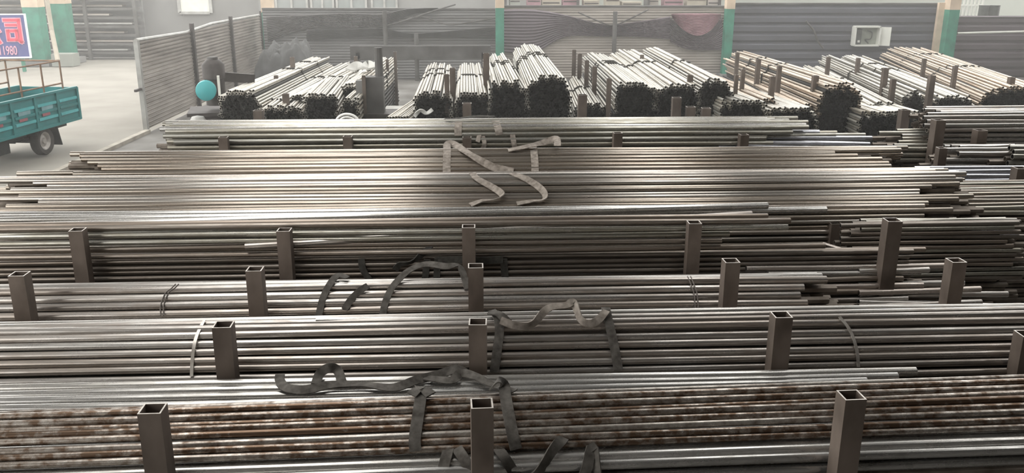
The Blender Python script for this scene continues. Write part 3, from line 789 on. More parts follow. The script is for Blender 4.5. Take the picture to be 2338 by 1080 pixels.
bundle(2240, 2420, 196, 15.8, 2075, 108, 25.0, 'long cream bundle below the last green column', GL, mat='back_warm', ties=(0.4, 0.75))
LG = 'low banks of pipes with black ends'
for a_, b_, yt, Y0, bx, by, Y1, lab in ((596, 690, 236, 14.4, 700, 190, 19.5, 'low bank of black pipe ends beside the bundle by the teal machine'),
        (690, 770, 208, 14.5, 770, 168, 19.0, 'dark heaped bank of pipe ends beside the broad pale bundle'),
        (772, 820, 222, 14.6, 842, 180, 19.0, 'low dark bank of pipe ends under the white cloth'),
        (1640, 1755, 226, 14.2, 1600, 190, 19.0, 'black bank of pipe ends below the slim high bundle'),
        (1750, 1870, 240, 14.2, 1690, 200, 19.0, 'low black bank of pipe ends under the warm-toned bundles'),
        (1960, 2110, 250, 14.3, 1880, 205, 19.0, 'low black bank of pipe ends between golden and rounded bundles')):
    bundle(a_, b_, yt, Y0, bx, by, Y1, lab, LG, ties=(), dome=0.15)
bundle(2425, 2560, 240, 15.5, 2300, 190, 23.0, 'bundle at the yard edge beyond the cream bundle', GL, ties=())

# stakes between the bundles
def stake(px, py, Y, w, label, group='stakes between the lengthwise bundles'):
    return post(px, py, Y, label, group, w=w, t=0.006, name='rack_stake')
LS = 'thin dark steel stake between the lengthwise bundles'
for px, py, Y, w in [(667, 130, 19.5, .09), (630, 172, 17.0, .07), (812, 128, 20.0, .07), (652, 214, 14.9, .10), (830, 172, 15.4, .06), (902, 118, 21.5, .07), (884, 135, 20.5, .06), (1033, 155, 15.6, .10),
                     (1020, 170, 14.9, .08), (1311, 114, 21.0, .09), (1324, 122, 20.0, .09), (1340, 138, 18.0, .08), (1358, 152, 17.0, .08), (1391, 178, 15.2, .08),
                     (1576, 172, 15.2, .09), (1682, 170, 15.5, .06), (1684, 120, 21.0, .08), (1732, 135, 19.0, .09), (1697, 158, 17.0, .07), (1764, 175, 16.0, .09), (1780, 150, 17.2, .08), (1862, 172, 15.6, .10),
                     (1892, 130, 20.0, .08), (1960, 132, 20.0, .08), (2022, 155, 17.5, .10), (2040, 180, 16.5, .09), (2128, 172, 15.4, .10), (2111, 134, 20.0, .08), (2182, 150, 17.5, .08), (2310, 176, 16.2, .10), (1466, 125, 20.0, .08), (1530, 140, 19.0, .08)]:
    stake(px, py, Y, w, LS)
post(1110, 122, 16.2, 'tallest dark upright among the lengthwise bundles', None, w=0.11)
for px, py in ((590, 252), (1066, 236), (1330, 216), (1545, 222), (1577, 244), (1612, 246), (1765, 280), (2065, 250)):
    stake(px, py, 13.2, 0.13, 'short square stub post before the black bundle ends', 'stub posts before the black bundle ends')

# ------------------------------------------------------------------ grey block column, white cloth and hose, clutter
c = atY(856, 250, 15.6)
root = empty('block_column', (c.x, c.y, 0))
tag(root, 'grey steel pedestal with an upright plate among the bundles', 'pedestal')
b = MB(); b.box((0, 0, 0.45), (0.72, 0.5, 0.9)); b.box((0, 0, 0.92), (0.8, 0.58, 0.05)); b.build('base', M['machine'], root)
b = MB(); b.box((0.0, 0, 1.25), (0.34, 0.3, 0.62)); b.build('column', M['darkgap'], root)
b = MB(); b.box((-0.24, 0.02, 1.22), (0.12, 0.26, 0.55)); b.build('side_plate', M['greywall'], root)
b = MB(); b.tube([(0.1, 0, 1.5), (0.1, 0, 2.05)], 0.07, 10); b.build('head', M['darkgap'], root)
p = [atY(x, y, Y) for x, y, Y in ((800, 166, 18.4), (815, 158, 18.6), (830, 162, 18.5), (842, 156, 18.6), (850, 162, 18.4))]
b = MB()
ribbon(b, [q + Vector((0, 0, .05)) for q in p], [Vector((0, -.4, .9))] * 5, 0.22, 0.02, [0, .8, -.5, .9, 0])
tag(b.build('cloth_rag', M['whitecloth'], smooth=True), 'crumpled white cloth thrown over a bundle', 'cloth')
b = MB()
p = [atY(x, y, 11.4) for x, y in ((765, 300), (767, 280), (774, 267), (788, 261), (804, 263), (815, 271), (820, 284), (821, 300))]
p = [Vector((p[0].x, p[0].y, .02))] + p + [Vector((p[-1].x, p[-1].y, .02))]
b.tube(smooth_pts(p), 0.018, 8)
p = [atY(x, y, 11.5) for x, y in ((770, 296), (773, 280), (782, 270), (795, 268), (808, 273), (815, 284), (817, 298))]
b.tube(smooth_pts(p), 0.014, 8)
tag(b.build('hose_loop', M['white'], smooth=True), 'coil of white hose looping up behind the farthest crosswise rack', 'hose')
c = atY(968, 256, 14.3)
b = MB()
ribbon(b, [c + Vector((-.15, -.1, -.05)), c + Vector((-.05, -.15, .05)), c + Vector((.05, -.12, .0)), c + Vector((.14, -.1, .06))], [Vector((0, -1, .3))] * 4, 0.06, 0.008, [0, 1, -.6, .4])
tag(b.build('paper_scrap', M['whitecloth'], smooth=True), 'scrap of white paper caught on dark bundle ends', 'paper')
c = atZ(906, 250, 0.9)
b = MB(); b.box(c + Vector((0, 0, -.45)), (0.8, 0.6, 0.9)); b.box(c + Vector((0.05, 0, .02)), (0.5, 0.4, 0.04), mi=1)
tag(b.build('metal_bin', [M['darkgap'], M['whitecloth']]), 'low dark bin with a pale lid beside the pedestal', 'bin')

# machine with teal disc beside the gate
c = atY(480, 255, 15.6)
c.z = 0
root = empty('cutting_machine', c, math.radians(12))
tag(root, 'dark cutting machine with a round teal guard by the gate panel', 'machine')
dz = atY(478, 205, 15.6).z
b = MB(); b.box((0.05, 0.3, 0.45), (0.75, 0.8, 0.9)); b.box((0.05, 0.3, 0.93), (0.85, 0.9, 0.06)); b.build('cabinet', M['machine'], root)
b = MB(); b.lathe((-0.03, -0.12, dz), (0, -1, 0), [(0.0, .08), (0.10, .08), (0.165, .05), (0.17, .0), (0.17, -.1), (0, -.1)], 28); b.build('guard', M['teal_lite'], root, True)
b = MB(); b.box((0.19, -0.15, dz + .04), (0.04, 0.08, 0.42)); b.build('handle_bar', M['boxwhite'], root)
b = MB(); b.lathe((0.1, 0.3, dz + 0.1), (0, 0, 1), [(0.17, -.4), (0.17, 0.05), (0.19, .06), (0.19, .30), (0.12, .38), (0.0, .39)], 18); b.build('motor', M['machine'], root, True)
b = MB(); b.bar((0.1, .3, dz + .2), (0.75, .6, dz + .1), 0.14, 0.16); b.build('arm', M['machine'], root)
b = MB(); b.tube([(0.1, 0.3, dz + .47), (0.1, .3, dz + .53)], 0.09, 14); b.build('cap', M['darkgap'], root, True)
for i, (px, py, s) in enumerate(((452, 272, .16), (434, 282, .12), (468, 285, .11))):
    c = atY(px, py, 14.6)
    b = MB()
    b.lathe((c.x, c.y, 0), (0, 0, 1), [(0, 0), (s, 0), (s * 1.1, c.z * .4), (s * .9, c.z - .05), (s * .6, c.z + .04), (0, c.z + .06)], 10)
    tag(b.build('scrap_sack', M[['galv', 'tarpdark', 'machine'][i]], smooth=True), ['pale sack of scrap at the machine foot', 'dark sack by the gate foot', 'low dark drum before the machine'][i], 'sack')

# tarpaulin-covered heap against the back
c = atZ(640, 150, 0.6)
Yh = 24.5
l, r_ = atY(592, 150, Yh), atY(692, 150, Yh)
zt = atY(640, 96, Yh).z
b = MB()
nx, ny = 40, 24
vv, ff = [], []
for j in range(ny + 1):
    for i in range(nx + 1):
        u, v = i / nx, j / ny
        e = (max(0, 1 - abs(2 * u - 1) ** 5) * max(0, 1 - abs(2 * v - 1) ** 5)) ** .4
        h = zt * e * (0.80 + 0.18 * u + 0.07 * math.sin(u * 9 + v * 4) * math.cos(v * 7 - u * 3) + 0.035 * math.sin(u * 31 + 9 * v) + 0.03 * math.sin(v * 37 - u * 22) + 0.02 * math.sin(u * 57 + v * 41))
        vv.append((l.x - .2 + (r_.x - l.x + .3) * u, Yh - .2 + 2.2 * v, h))
for j in range(ny):
    for i in range(nx):
        a = j * (nx + 1) + i
        ff.append((a, a + 1, a + nx + 2, a + nx + 1))
b.add(vv, ff)
tag(b.build('tarpaulin_heap', M['tarpdark'], smooth=True), 'heap under a creased charcoal tarpaulin before the back wall', 'heap')

# ------------------------------------------------------------------ back wall with bays
YW = 28.6
ztop = atY(1400, 18, YW).z
wall_root = None
def bay(px0, px1, ztop, mats, rib, depth, name):
    x0, x1 = atY(px0, 60, YW).x, atY(px1, 60, YW).x
    b = MB(); b.box(((x0 + x1) / 2, YW + 0.12, ztop / 2), (x1 - x0, 0.08, ztop))
    o = tag(b.build(name, M[mats[0]]), kind='structure')
    return o, x0, x1
def ribs(o, x0, x1, ztop, rib, depth, mats, single):
    z = 0.02
    i = 0
    hs = []
    while z + rib * 0.5 < ztop:
        hs.append(z); z += rib
    if single:
        me = None
        for z in hs:
            b = MB()
            hx = (x1 - x0) / 2
            pr = [(0, 0), (-depth, rib * .2), (-depth, rib * .68), (0, rib * .88)]
            vs_ = [(sx * hx, y, zz) for sx in (-1, 1) for y, zz in pr]
            b.add(vs_, [(0, 4, 5, 1), (1, 5, 6, 2), (2, 6, 7, 3), (0, 1, 2, 3), (7, 6, 5, 4)])
            if me is None: me = b.mesh('cladding_rib', M[mats[0]])
            q = bpy.data.objects.new('cladding_rib', me); COL.objects.link(q); q.parent = o
            q.location = ((x0 + x1) / 2, YW + 0.08, z)
    else:
        b = MB()
        hx0, hx1 = x0, x1
        for z in hs:
            pr = [(0, 0), (-depth, rib * .3), (-depth, rib * .6), (0, rib * .9)]
            vs_ = [(sx, YW + 0.08 + y, z + zz) for sx in (hx0, hx1) for y, zz in pr]
            b.add(vs_, [(0, 4, 5, 1), (1, 5, 6, 2), (2, 6, 7, 3)])
        q = b.build('sheet_ribs', M[mats[0]], o); q['kind'] = 'stuff'
BAYS = [('wall_back', 600, 1140, atY(900, 22, YW).z, 'clad_grey', .085, .03, False, 'grey finely ribbed back wall behind the tarpaulin heap'),
        ('wall_back_middle', 1140, 1660, atY(1400, 16, YW).z, 'clad_light', .085, .03, False, 'pale finely ribbed back wall between two green columns'),
        ('wall_back_cabinet', 1660, 2170, atY(1900, 10, YW).z, 'clad_blue', .285, .06, True, 'slate blue wide-ribbed back wall carrying the electrical cabinet'),
        ('wall_back_end', 2170, 2900, atY(2260, 42, YW).z, 'clad_plum', .285, .06, True, 'low plum-grey wide-ribbed back wall beyond the last column')]
for nm, a, bb, zt_, mt, rib, dep, single, lab in BAYS:
    o, x0, x1 = bay(a, bb, zt_, [mt], rib, dep, nm)
    tag(o, lab, 'wall')
    ribs(o, x0, x1, zt_, rib, dep, [mt], single)
    b = MB(); b.box(((x0 + x1) / 2, YW + .1, zt_ + .02), (x1 - x0, .16, .05)); b.build('wall_capping', M['darkgap'], o)

# shade nets and tarpaulin hung on the wall
def hung(name, top, bot, Y, mat, label, cat):
    """cloth with a swagged upper edge; top / bot are pixel polylines left to right with the same count"""
    t = [atY(x, y, Y) for x, y in top]; bt = [atY(x, y, Y) for x, y in bot]
    t = smooth_pts(t, 4); bt = smooth_pts(bt, 4)
    vv, ff = [], []
    m = 28
    for i in range(len(t)):
        for j in range(m + 1):
            p = t[i].lerp(bt[i], j / m)
            vv.append(p + Vector((0, 0.02 * math.sin(i * 0.7) - 0.035 * (j % 2), 0)))
    for i in range(len(t) - 1):
        for j in range(m):
            a = i * (m + 1) + j
            ff.append((a, a + 1, a + m + 2, a + m + 1))
    n_ = len(vv)
    vv += [v + Vector((0, 0.02, 0)) for v in vv]
    ff += [tuple(n_ + q for q in f[::-1]) for f in ff]
    b = MB(); b.add(vv, ff)
    tag(b.build(name, M[mat], smooth=True), label, cat)
hung('shade_net', [(608, 38), (700, 34), (790, 30), (870, 32), (930, 20), (1000, 18)], [(612, 96), (700, 66), (790, 64), (870, 62), (930, 36), (1000, 22)], YW - .05, 'net', 'charcoal shade net covering the grey wall behind the tarpaulin heap', 'net')
hung('shade_net', [(700, 68), (800, 66), (870, 64), (935, 76), (1010, 72), (1138, 60)], [(700, 92), (800, 84), (870, 84), (935, 86), (1010, 84), (1138, 88)], YW - .08, 'net', 'sagging dark net strip along the grey ribbed wall', 'net')
hung('shade_net', [(1150, 22), (1220, 22), (1290, 34), (1380, 56), (1450, 50), (1530, 38)], [(1150, 120), (1220, 120), (1290, 84), (1380, 84), (1450, 84), (1530, 90)], YW - .05, 'clad_plum', 'plum-grey net swagged across the pale ribbed wall', 'net')
hung('shade_net', [(1530, 40), (1560, 66), (1590, 80), (1620, 74), (1648, 40)], [(1530, 96), (1560, 110), (1590, 115), (1620, 115), (1648, 115)], YW - .07, 'clad_plum', 'plum-grey net under the pink tarpaulin', 'net')
hung('tarpaulin', [(1532, 32), (1560, 31), (1590, 31), (1620, 31), (1646, 32)], [(1536, 42), (1560, 68), (1590, 82), (1620, 72), (1644, 42)], YW - .12, 'pinktarp', 'dusty pink tarpaulin hung as a triangle next to the green column', 'tarpaulin')
def cable(path, Y, r, label, mat='darkgap'):
    b = MB(); b.tube(smooth_pts([atY(x, y, Y) for x, y in path], 4), r, 6)
    tag(b.build('cable', M[mat], smooth=True), label, 'cable')
cable([(870, 62), (930, 45), (1000, 22), (1040, 10)], YW - .15, 0.025, 'dark cable rising from the grey wall to the clutter above')
cable([(900, 55), (960, 38), (1020, 56), (1080, 50), (1138, 40)], YW - .15, 0.022, 'wavy dark cable slung to the first green column')
cable([(1320, 28), (1370, 50), (1400, 58), (1440, 42), (1480, 22)], YW - .15, 0.022, 'dark cable sagging between two wall posts')
cable([(1840, 48), (1858, 70), (1868, 95), (1880, 110)], YW - .05, 0.03, 'dark cable hanging down the slate blue wall')
# slim wall posts
for px, y0, lab in ((878, 25, 'slim dark pole before the grey ribbed wall'), (1405, 26, 'slim slate pole before the plum net'), (950, 76, 'short brown post before the grey ribbed wall')):
    p = atY(px, y0, YW - .3)
    b = MB(); b.tube([(p.x, p.y, 0), (p.x, p.y, p.z)], 0.07, 10)
    tag(b.build('wall_pole', M['darkgap'], smooth=True), lab, 'pole')
p0, p1 = atY(800, 120, 24.5), atY(1120, 119, 24.5)
b = MB(); b.bar(p0, p1, 0.1, 0.35); b.box((p0.x + .2, p0.y, p0.z / 2), (.1, .1, p0.z)); b.box((p1.x - .2, p0.y, p0.z / 2), (.1, .1, p0.z))
tag(b.build('guard_rail', M['darkgap']), 'long dark guard rail before the grey ribbed wall', 'rail')

# green and cream columns
def column(px, ysplit, ybot_z, Y, w, label, ytop=-60):
    p = atY(px, ysplit, Y)
    root = empty('shed_column', (p.x, Y, 0))
    tag(root, label, 'column')
    b = MB(); b.box((0, 0, p.z / 2), (w, w, p.z)); b.build('green_shaft', M['green'], root)
    b = MB(); b.box((0, 0, (p.z + 5.2) / 2), (w * 1.03, w * 1.03, 5.2 - p.z)); b.build('cream_shaft', M['cream'], root)
    b = MB(); b.box((0, 0, 0.1), (w * 1.7, w * 1.7, .2)); b.build('base_plate', M['greywall'], root)
column(1141, 18, 0, YW - .3, .26, 'green painted column in front of the join of grey and pale walls')
column(1666, 20, 0, YW - .3, .26, 'green and cream column between the pink tarpaulin and the slate wall')
column(2174, 22, 0, YW - .3, .34, 'green and cream column where the wall steps down')
column(612, 28, 0, YW + .4, .34, 'green and cream column at the far end of the gate panel')
b = MB(); p = atY(2146, 60, YW - .1); b.box((p.x, p.y, 1.2), (.3, .12, 2.4))
tag(b.build('wall_pilaster', M['cream']), 'dull cream pilaster beside the last green column', 'pilaster')

# electrical cabinet
p = atY(1976, 82, YW - .09)
root = empty('electrical_cabinet', (p.x, p.y, p.z))
tag(root, 'off-white electrical cabinet with its door swung open on the slate wall', 'cabinet')
s = 2022 / 28.2
bw, bh = 58 / s, 42 / s
b = MB()
for (cx, cz, sx, sz) in ((-bw / 2, 0, .05, bh), (bw / 2, 0, .05, bh), (0, bh / 2, bw, .05), (0, -bh / 2, bw, .05)):
    b.box((cx, -.04, cz), (sx, .26, sz))
b.build('case', M['boxwhite'], root)
b = MB(); b.box((0.0, .06, 0), (bw - .04, .03, bh - .04)); b.build('back_plate', M['boxback'], root)
b = MB(); b.box((-bw * .33, -.02, -.02), (bw * .24, .14, bh * .8)); b.build('breaker_panel', M['boxdark'], root)
b = MB(); b.box((-bw * .31, -.10, -bh * .28), (.07, .02, .07)); b.build('label_plate', M['boxwhite'], root)
b = MB(); b.tube(smooth_pts([Vector((bw * .05, 0, bh * .3)), Vector((bw * .25, -.03, bh * .15)), Vector((bw * .2, -.03, -bh * .15)), Vector((0, 0, -bh * .2)), Vector((bw * .15, 0, -bh * .4))]), .02, 6); b.build('wiring', M['boxdark'], root)
b = MB(); b.box((bw / 2 + .17, -.12, -.01), (.36, .03, bh), rz=-.5); b.build('door', M['boxwhite'], root)
# pale conduit and pipes on the end wall
b = MB(); p0, p1 = atY(2186, 76, YW - .2), atY(2420, 70, YW - .2); b.tube([p0, p1], .035, 8)
tag(b.build('conduit', M['boxwhite']), 'pale conduit running along the plum-grey wall', 'conduit')

# ------------------------------------------------------------------ yard beyond the wall
b = MB(); b.box((14, 36, 2.2), (22, .3, 4.4)); tag(b.build('wall_beyond_pale', M['whitewall']), 'pale rendered building beyond the slate wall', 'wall', kind='structure')
b = MB(); b.box((-2.5, 36.5, 2.0), (11.0, .3, 4.0)); tag(b.build('wall_beyond_grey', M['greywall']), 'grey yard building beyond the ribbed wall', 'wall', kind='structure')
for i, (px0, px1, y0, y1) in enumerate(((632, 700, -12, 26), (712, 760, -12, 24), (770, 835, -12, 22), (850, 905, -12, 20))):
    a, c2 = atY(px0, y1, 36.3), atY(px1, y0, 36.3)
    root = empty('window_%d' % (i + 1), ((a.x + c2.x) / 2, 36.3, a.z)); tag(root, 'grey yard window beyond the ribbed wall', 'window', 'grey yard windows', 'structure')
    w_, h_ = c2.x - a.x, c2.z - a.z
    b = MB(); b.box((0, .02, h_ / 2), (w_, .05, h_)); b.build('pane', M['glass'], root)
    b = MB()
    for sx in (-1, 0, 1): b.box((sx * w_ / 2, -.03, h_ / 2), (.08, .08, h_))
    b.box((0, -.03, 0), (w_ + .1, .1, .1)); b.build('window_frame', M['galv'], root)
# clutter above the pale wall: shelf with cartons
ys_ = 31.5
p0, p1 = atY(1150, 14, ys_), atY(1640, 14, ys_)
root = empty('storage_shelf', ((p0.x + p1.x) / 2, ys_, 0)); tag(root, 'dark storage shelf standing beyond the pale ribbed wall', 'shelf')
hw = (p1.x - p0.x) / 2
b = MB(); b.box((0, 0, p0.z - .05), (2 * hw, .8, .08)); b.build('board', M['darkgap'], root)
for sx in (-1, -.33, .33, 1):
    b = MB(); b.box((sx * (hw - .05), 0, 1.7), (.08, .7, 3.4)); b.build('leg', M['darkgap'], root)
rnd = random.Random(3)
x = p0.x + .2
while x < p1.x - .4:
    w_ = rnd.uniform(.25, .7); h_ = rnd.uniform(.15, .5)
    b = MB(); b.box((0, 0, h_ / 2), (w_, .5, h_)); b.box((0, -.255, h_ * .5), (w_ * .9, .01, .04), mi=1)
    o = b.build('carton', [M[rnd.choice(['crate', 'crate', 'whitewall', 'clad_light', 'pinktarp'])], M['machine']])
    o.location = (x + w_ / 2, ys_, p0.z + .0)
    tag(o, 'small carton on the storage shelf beyond the pale ribbed wall', 'carton', 'cartons on the far shelf')
    x += w_ + rnd.uniform(.05, .25)
# railing and dark bins beyond the last column
p0, p1 = atY(2192, 12, 32), atY(2240, 34, 32)
root = empty('balcony_railing', (p0.x, 32, 0)); tag(root, 'cream railing beyond the last green column', 'railing')
for i in range(7):
    b = MB(); b.box((i * (p1.x - p0.x) / 6, 0, p0.z / 2 + .3), (.05, .05, p0.z + .6)); b.build('baluster', M['boxwhite'], root)
b = MB(); b.box(((p1.x - p0.x) / 2, 0, p0.z), (p1.x - p0.x, .06, .06)); b.build('top_rail', M['boxwhite'], root)
for px, lab in ((2248, 'dark oil drum beyond the low plum wall, nearer the railing'), (2272, 'dark oil drum beyond the low plum wall, farther from the railing')):
    p = atY(px, 12, 31)
    b = MB(); b.lathe((p.x, p.y, 0), (0, 0, 1), [(0, 0), (.17, 0), (.17, .9), (.18, .92), (.17, .94), (.17, p.z - .05), (.18, p.z), (0, p.z)], 18)
    tag(b.build('oil_drum', M['boxdark'], smooth=True), lab, 'drum')

# ------------------------------------------------------------------ gate panel on the road side
d2 = (Vector((gB_top.x, gB_top.y, 0)) - Vector((gA.x, gA.y, 0)))
GLn = d2.length
root = empty('gate_panel', (gA.x, gA.y, 0), math.atan2(d2.y, d2.x))
tag(root, 'weathered corrugated gate panel standing along the road edge', 'gate')
nb = 22
me = None
for i in range(nb):
    h = (GZ - 0.08) / nb
    b = MB()
    vs_ = [(x, y, z) for x in (0.06, GLn) for y, z in ((0, 0), (-.035, h * .25), (-.035, h * .6), (0, h * .95))]
    b.add(vs_, [(0, 1, 5, 4), (1, 2, 6, 5), (2, 3, 7, 6), (3, 2, 1, 0), (4, 5, 6, 7), (0, 4, 7, 3)])
    if me is None: me = b.mesh('corrugated_sheet', M['gate'])
    q = bpy.data.objects.new('sheet_strip', me); COL.objects.link(q); q.parent = root; q.location = (0, 0, .06 + i * h)
b = MB(); b.box((0, 0, GZ / 2), (.11, .09, GZ)); b.build('edge_post', M['galv'], root)
for t in (0.33, 0.66, 1.0):
    b = MB(); b.box((GLn * t, -.06, (GZ + .15) / 2), (.12, .08, GZ + .15)); b.build('stiffener', M['machine'], root)
b = MB(); b.tube([(0, 0, GZ), (GLn * .3, 0, GZ - .05), (GLn * .5, 0, GZ + .04), (GLn, 0, GZ + .02)], .04, 8); b.build('top_rail', M['galv'], root)
b = MB(); b.box((-.18, 0, GZ * .48), (.36, .05, .05)); b.build('latch_bar', M['machine'], root)

# ------------------------------------------------------------------ across the road
YL = 36.0
x0, x1 = atY(-250, 60, YL).x, atY(318, 60, YL).x
root = empty('material_rack', ((x0 + x1) / 2, YL, 0)); tag(root, 'dark rack of long stock across the road', 'rack')
hw = (x1 - x0) / 2
b = MB(); b.box((0, .6, 1.6), (2 * hw, .1, 3.2)); b.build('back_sheet', M['clad_grey'], root)
for i in range(9):
    z = .25 + i * .33
    b = MB(); b.box((0, 0, z), (2 * hw, .55, .10)); b.build('shelf_beam', M['darkgap'], root)
    b = MB(); b.box((random.uniform(-.5, .5), -.05, z + .12), (2 * hw - 1.2, .4, .06)); b.build('stock_bar', M[['galv', 'clad_light', 'gate'][i % 3]], root)
for i in range(6):
    b = MB(); b.box((-hw + 2 * hw * i / 5, -.3, 1.6), (.12, .12, 3.2)); b.build('rack_leg', M['darkgap'], root)
# second rack and pale panel behind the gate
x0, x1 = atY(300, 60, 37).x, atY(600, 60, 37).x
b = MB(); b.box(((x0 + x1) / 2, 37.5, 1.5), (x1 - x0, .3, 3.0)); b.build
tag(b.build('wall_beyond_gate', M['greywall']), 'grey wall behind the gate panel', 'wall', kind='structure')
a, c2 = atY(406, 30, 37), atY(470, -30, 37)
root = empty('window_5', ((a.x + c2.x) / 2, 37.3, a.z)); tag(root, 'pale bright window above the gate panel', 'window', None, 'structure')
w_, h_ = c2.x - a.x, c2.z - a.z
b = MB(); b.box((0, 0, h_ / 2), (w_, .06, h_)); b.build('pane', M['boxwhite'], root)
b = MB(); b.box((w_ / 2 + .05, -.04, h_ / 2), (.12, .08, h_)); b.box((-w_ / 2, -.04, h_ / 2), (.12, .08, h_)); b.box((0, -.04, 0), (w_, .08, .1)); b.build('window_frame', M['galv'], root)
column(76, 16, 0, 33.5, .55, 'broad green column right behind the blue sign')
column(138, 8, 0, 34.5, .55, 'green column with a concrete foot beside the dark rack')
p = atZ(152, 150, 0)
b = MB(); b.box((p.x, p.y, .22), (.75, .6, .44)); tag(b.build('concrete_block', M['whitewall']), 'pale concrete block at a green column foot by the road', 'block')
b = MB(); b.tube([atY(104, -20, 32), atY(118, 70, 32), atY(132, 138, 31.5)], .08, 8)
tag(b.build('leaning_pole', M['crate']), 'beige pole leaning between the two green columns across the road', 'pole')

# blue sign with red characters
YS = 31.0
TR, BR = atY(55, 32, YS), atY(72, 134, YS)
mid = (TR + BR) / 2
root = empty('company_sign', (BR.x - 2.13, YS, BR.z), math.radians(9))
tag(root, 'navy sign board with red outlined characters and a phone number', 'sign')
sh = TR.z - BR.z
b = MB(); b.box((0.55, 0, sh / 2), (2.9, .06, sh)); b.build('board', M['sign_blue'], root)
b = MB(); b.box((2.0, -.01, sh / 2), (.05, .08, sh)); b.box((.55, -.01, .02), (2.9, .08, .05)); b.box((.55, -.01, sh - .02), (2.9, .08, .04)); b.build('border', M['sign_white'], root)
def strokes(name, segs, ox, oz, sx, sz, w, y, mat):
    b = MB()
    for (xa, za, xb, zb) in segs:
        pa, pb = Vector((ox + xa * sx, y, oz + za * sz)), Vector((ox + xb * sx, y, oz + zb * sz))
        d_ = (pb - pa).normalized() * w * .45
        b.bar(pa - d_, pb + d_, .03, w)
    return b.build(name, M[mat], root)
SI = [(0, 1, .95, 1), (.95, 1, .95, .02), (.95, .02, .78, .1), (.1, .78, .7, .78), (.12, .52, .7, .52), (.12, .52, .12, .12), (.7, .52, .7, .12), (.12, .12, .7, .12)]
GO = [(.38, 1, .05, .55), (.62, 1, .98, .5), (.45, .55, .12, .1), (.12, .1, .85, .12), (.66, .38, .95, .0)]
cz, chh = sh * .36, sh * .50
for seg, ox in ((SI, 1.36), (GO, .70)):
    strokes('character_outline', seg, ox, cz, .46, chh, .145, -.045, 'sign_pink')
    strokes('character', seg, ox, cz, .46, chh, .09, -.062, 'sign_red')
tc = bpy.data.curves.new('phone_number', 'FONT')
tc.body = '13997711980'
tc.size = sh * .29
tc.extrude = .008
to = bpy.data.objects.new('phone_tmp', tc); COL.objects.link(to)
bpy.context.view_layer.update()
dg = bpy.context.evaluated_depsgraph_get()
pm = bpy.data.meshes.new_from_object(to.evaluated_get(dg))
bpy.data.objects.remove(to)
pm.materials.clear(); pm.materials.append(M['sign_pink'])
to = bpy.data.objects.new('phone_number', pm); COL.objects.link(to); to.parent = root
to.rotation_euler = (PI / 2, 0, 0); to.location = (.34, -.05, sh * .08); to.scale = (.55, 1, 1)
b = MB(); b.box((.3, .12, -BR.z / 2 + .3), (.1, .1, BR.z + .6)); b.build('sign_leg', M['green'], root)
b = MB(); b.box((1.7, .12, -BR.z / 2 + .3), (.1, .1, BR.z + .6)); b.build('sign_leg', M['green'], root)

# ------------------------------------------------------------------ cargo tricycle on the road
wc = atZ(108, 354, 0)
az = math.radians(8.4)
tri = empty('cargo_tricycle', (wc.x, wc.y, 0), -az)
tag(tri, 'teal three-wheeled cargo tricycle driving on the road', 'tricycle')
# local: +Y towards the tail, +X the side facing the yard; origin under the outer wheel
def loc_on_side(px, py, x=0.05):
    # intersect the pixel ray with the vehicle's side plane
    inv = Matrix.Rotation(az, 4, 'Z') @ Matrix.Translation(-Vector((wc.x, wc.y, 0)))
    o_ = inv @ CAM; d_ = (inv.to_3x3() @ ray(px, py))
    t = (x - o_.x) / d_.x
    return o_ + d_ * t
tb, tt = loc_on_side(181, 271), loc_on_side(168, 194)
lb, lt = loc_on_side(30, 314), loc_on_side(4, 242)
zb = (tb.z + lb.z) / 2; ztp = (tt.z + lt.z) / 2
print('tricycle', tb, tt, lb, lt)
yt, yn = tb.y, min(lb.y, lt.y) - 0.5
WID = 1.15
xo = .05
b = MB(); b.box((xo - WID / 2, (yt + yn) / 2, zb + .03), (WID, yt - yn, .06)); b.build('bed_floor', M['teal'], tri)
for sx, x in ((1, xo), (-1, xo - WID)):
    b = MB(); b.box((x, (yt + yn) / 2, (zb + ztp) / 2), (.03, yt - yn, ztp - zb)); side = b.build('side_panel', M['teal'], tri)
    hh = ztp - zb
    b = MB(); b.box((x + sx * .02, (yt + yn) / 2, ztp), (.06, yt - yn, .04)); b.box((x + sx * .02, (yt + yn) / 2, zb + .02), (.06, yt - yn, .05)); b.build('edge_rail', M['teal'], side)
    nS = 4
    for k in range(nS):
        ya, yb = yn + (yt - yn) * (k + .08) / nS, yn + (yt - yn) * (k + .92) / nS
        for zf in (.30, .50, .70):
            b = MB(); b.box((x + sx * .025, (ya + yb) / 2, zb + hh * zf), (.04, yb - ya, .05))
            b.build('pressed_rib', M['teal_lite'] if zf != .5 else M['teal'], side)
        if sx > 0 and k < 3:
            b = MB(); b.box((x + .03, (ya + yb) / 2 - .05, zb + hh * .43), (.012, (yb - ya) * .4, .07)); b.build('decal', M['decal_red'], side)
            b = MB(); b.box((x + .03, (ya + yb) / 2, zb + hh * .60), (.012, (yb - ya) * .6, .08)); b.build('decal', M['decal_white'], side)
    for k in range(nS + 1):
        yy = yn + (yt - yn) * k / nS
        b = MB(); b.box((x + sx * .02, yy, (zb + ztp) / 2), (.05, .06, ztp - zb)); b.build('stake_pocket', M['teal'], side)
b = MB(); b.box((xo - WID / 2, yt, (zb + ztp) / 2), (WID, .03, ztp - zb)); b.build('tailgate', M['teal'], tri)
b = MB(); b.box((xo - WID / 2, yn, (zb + ztp) / 2), (WID, .03, ztp - zb)); b.build('head_board', M['teal'], tri)
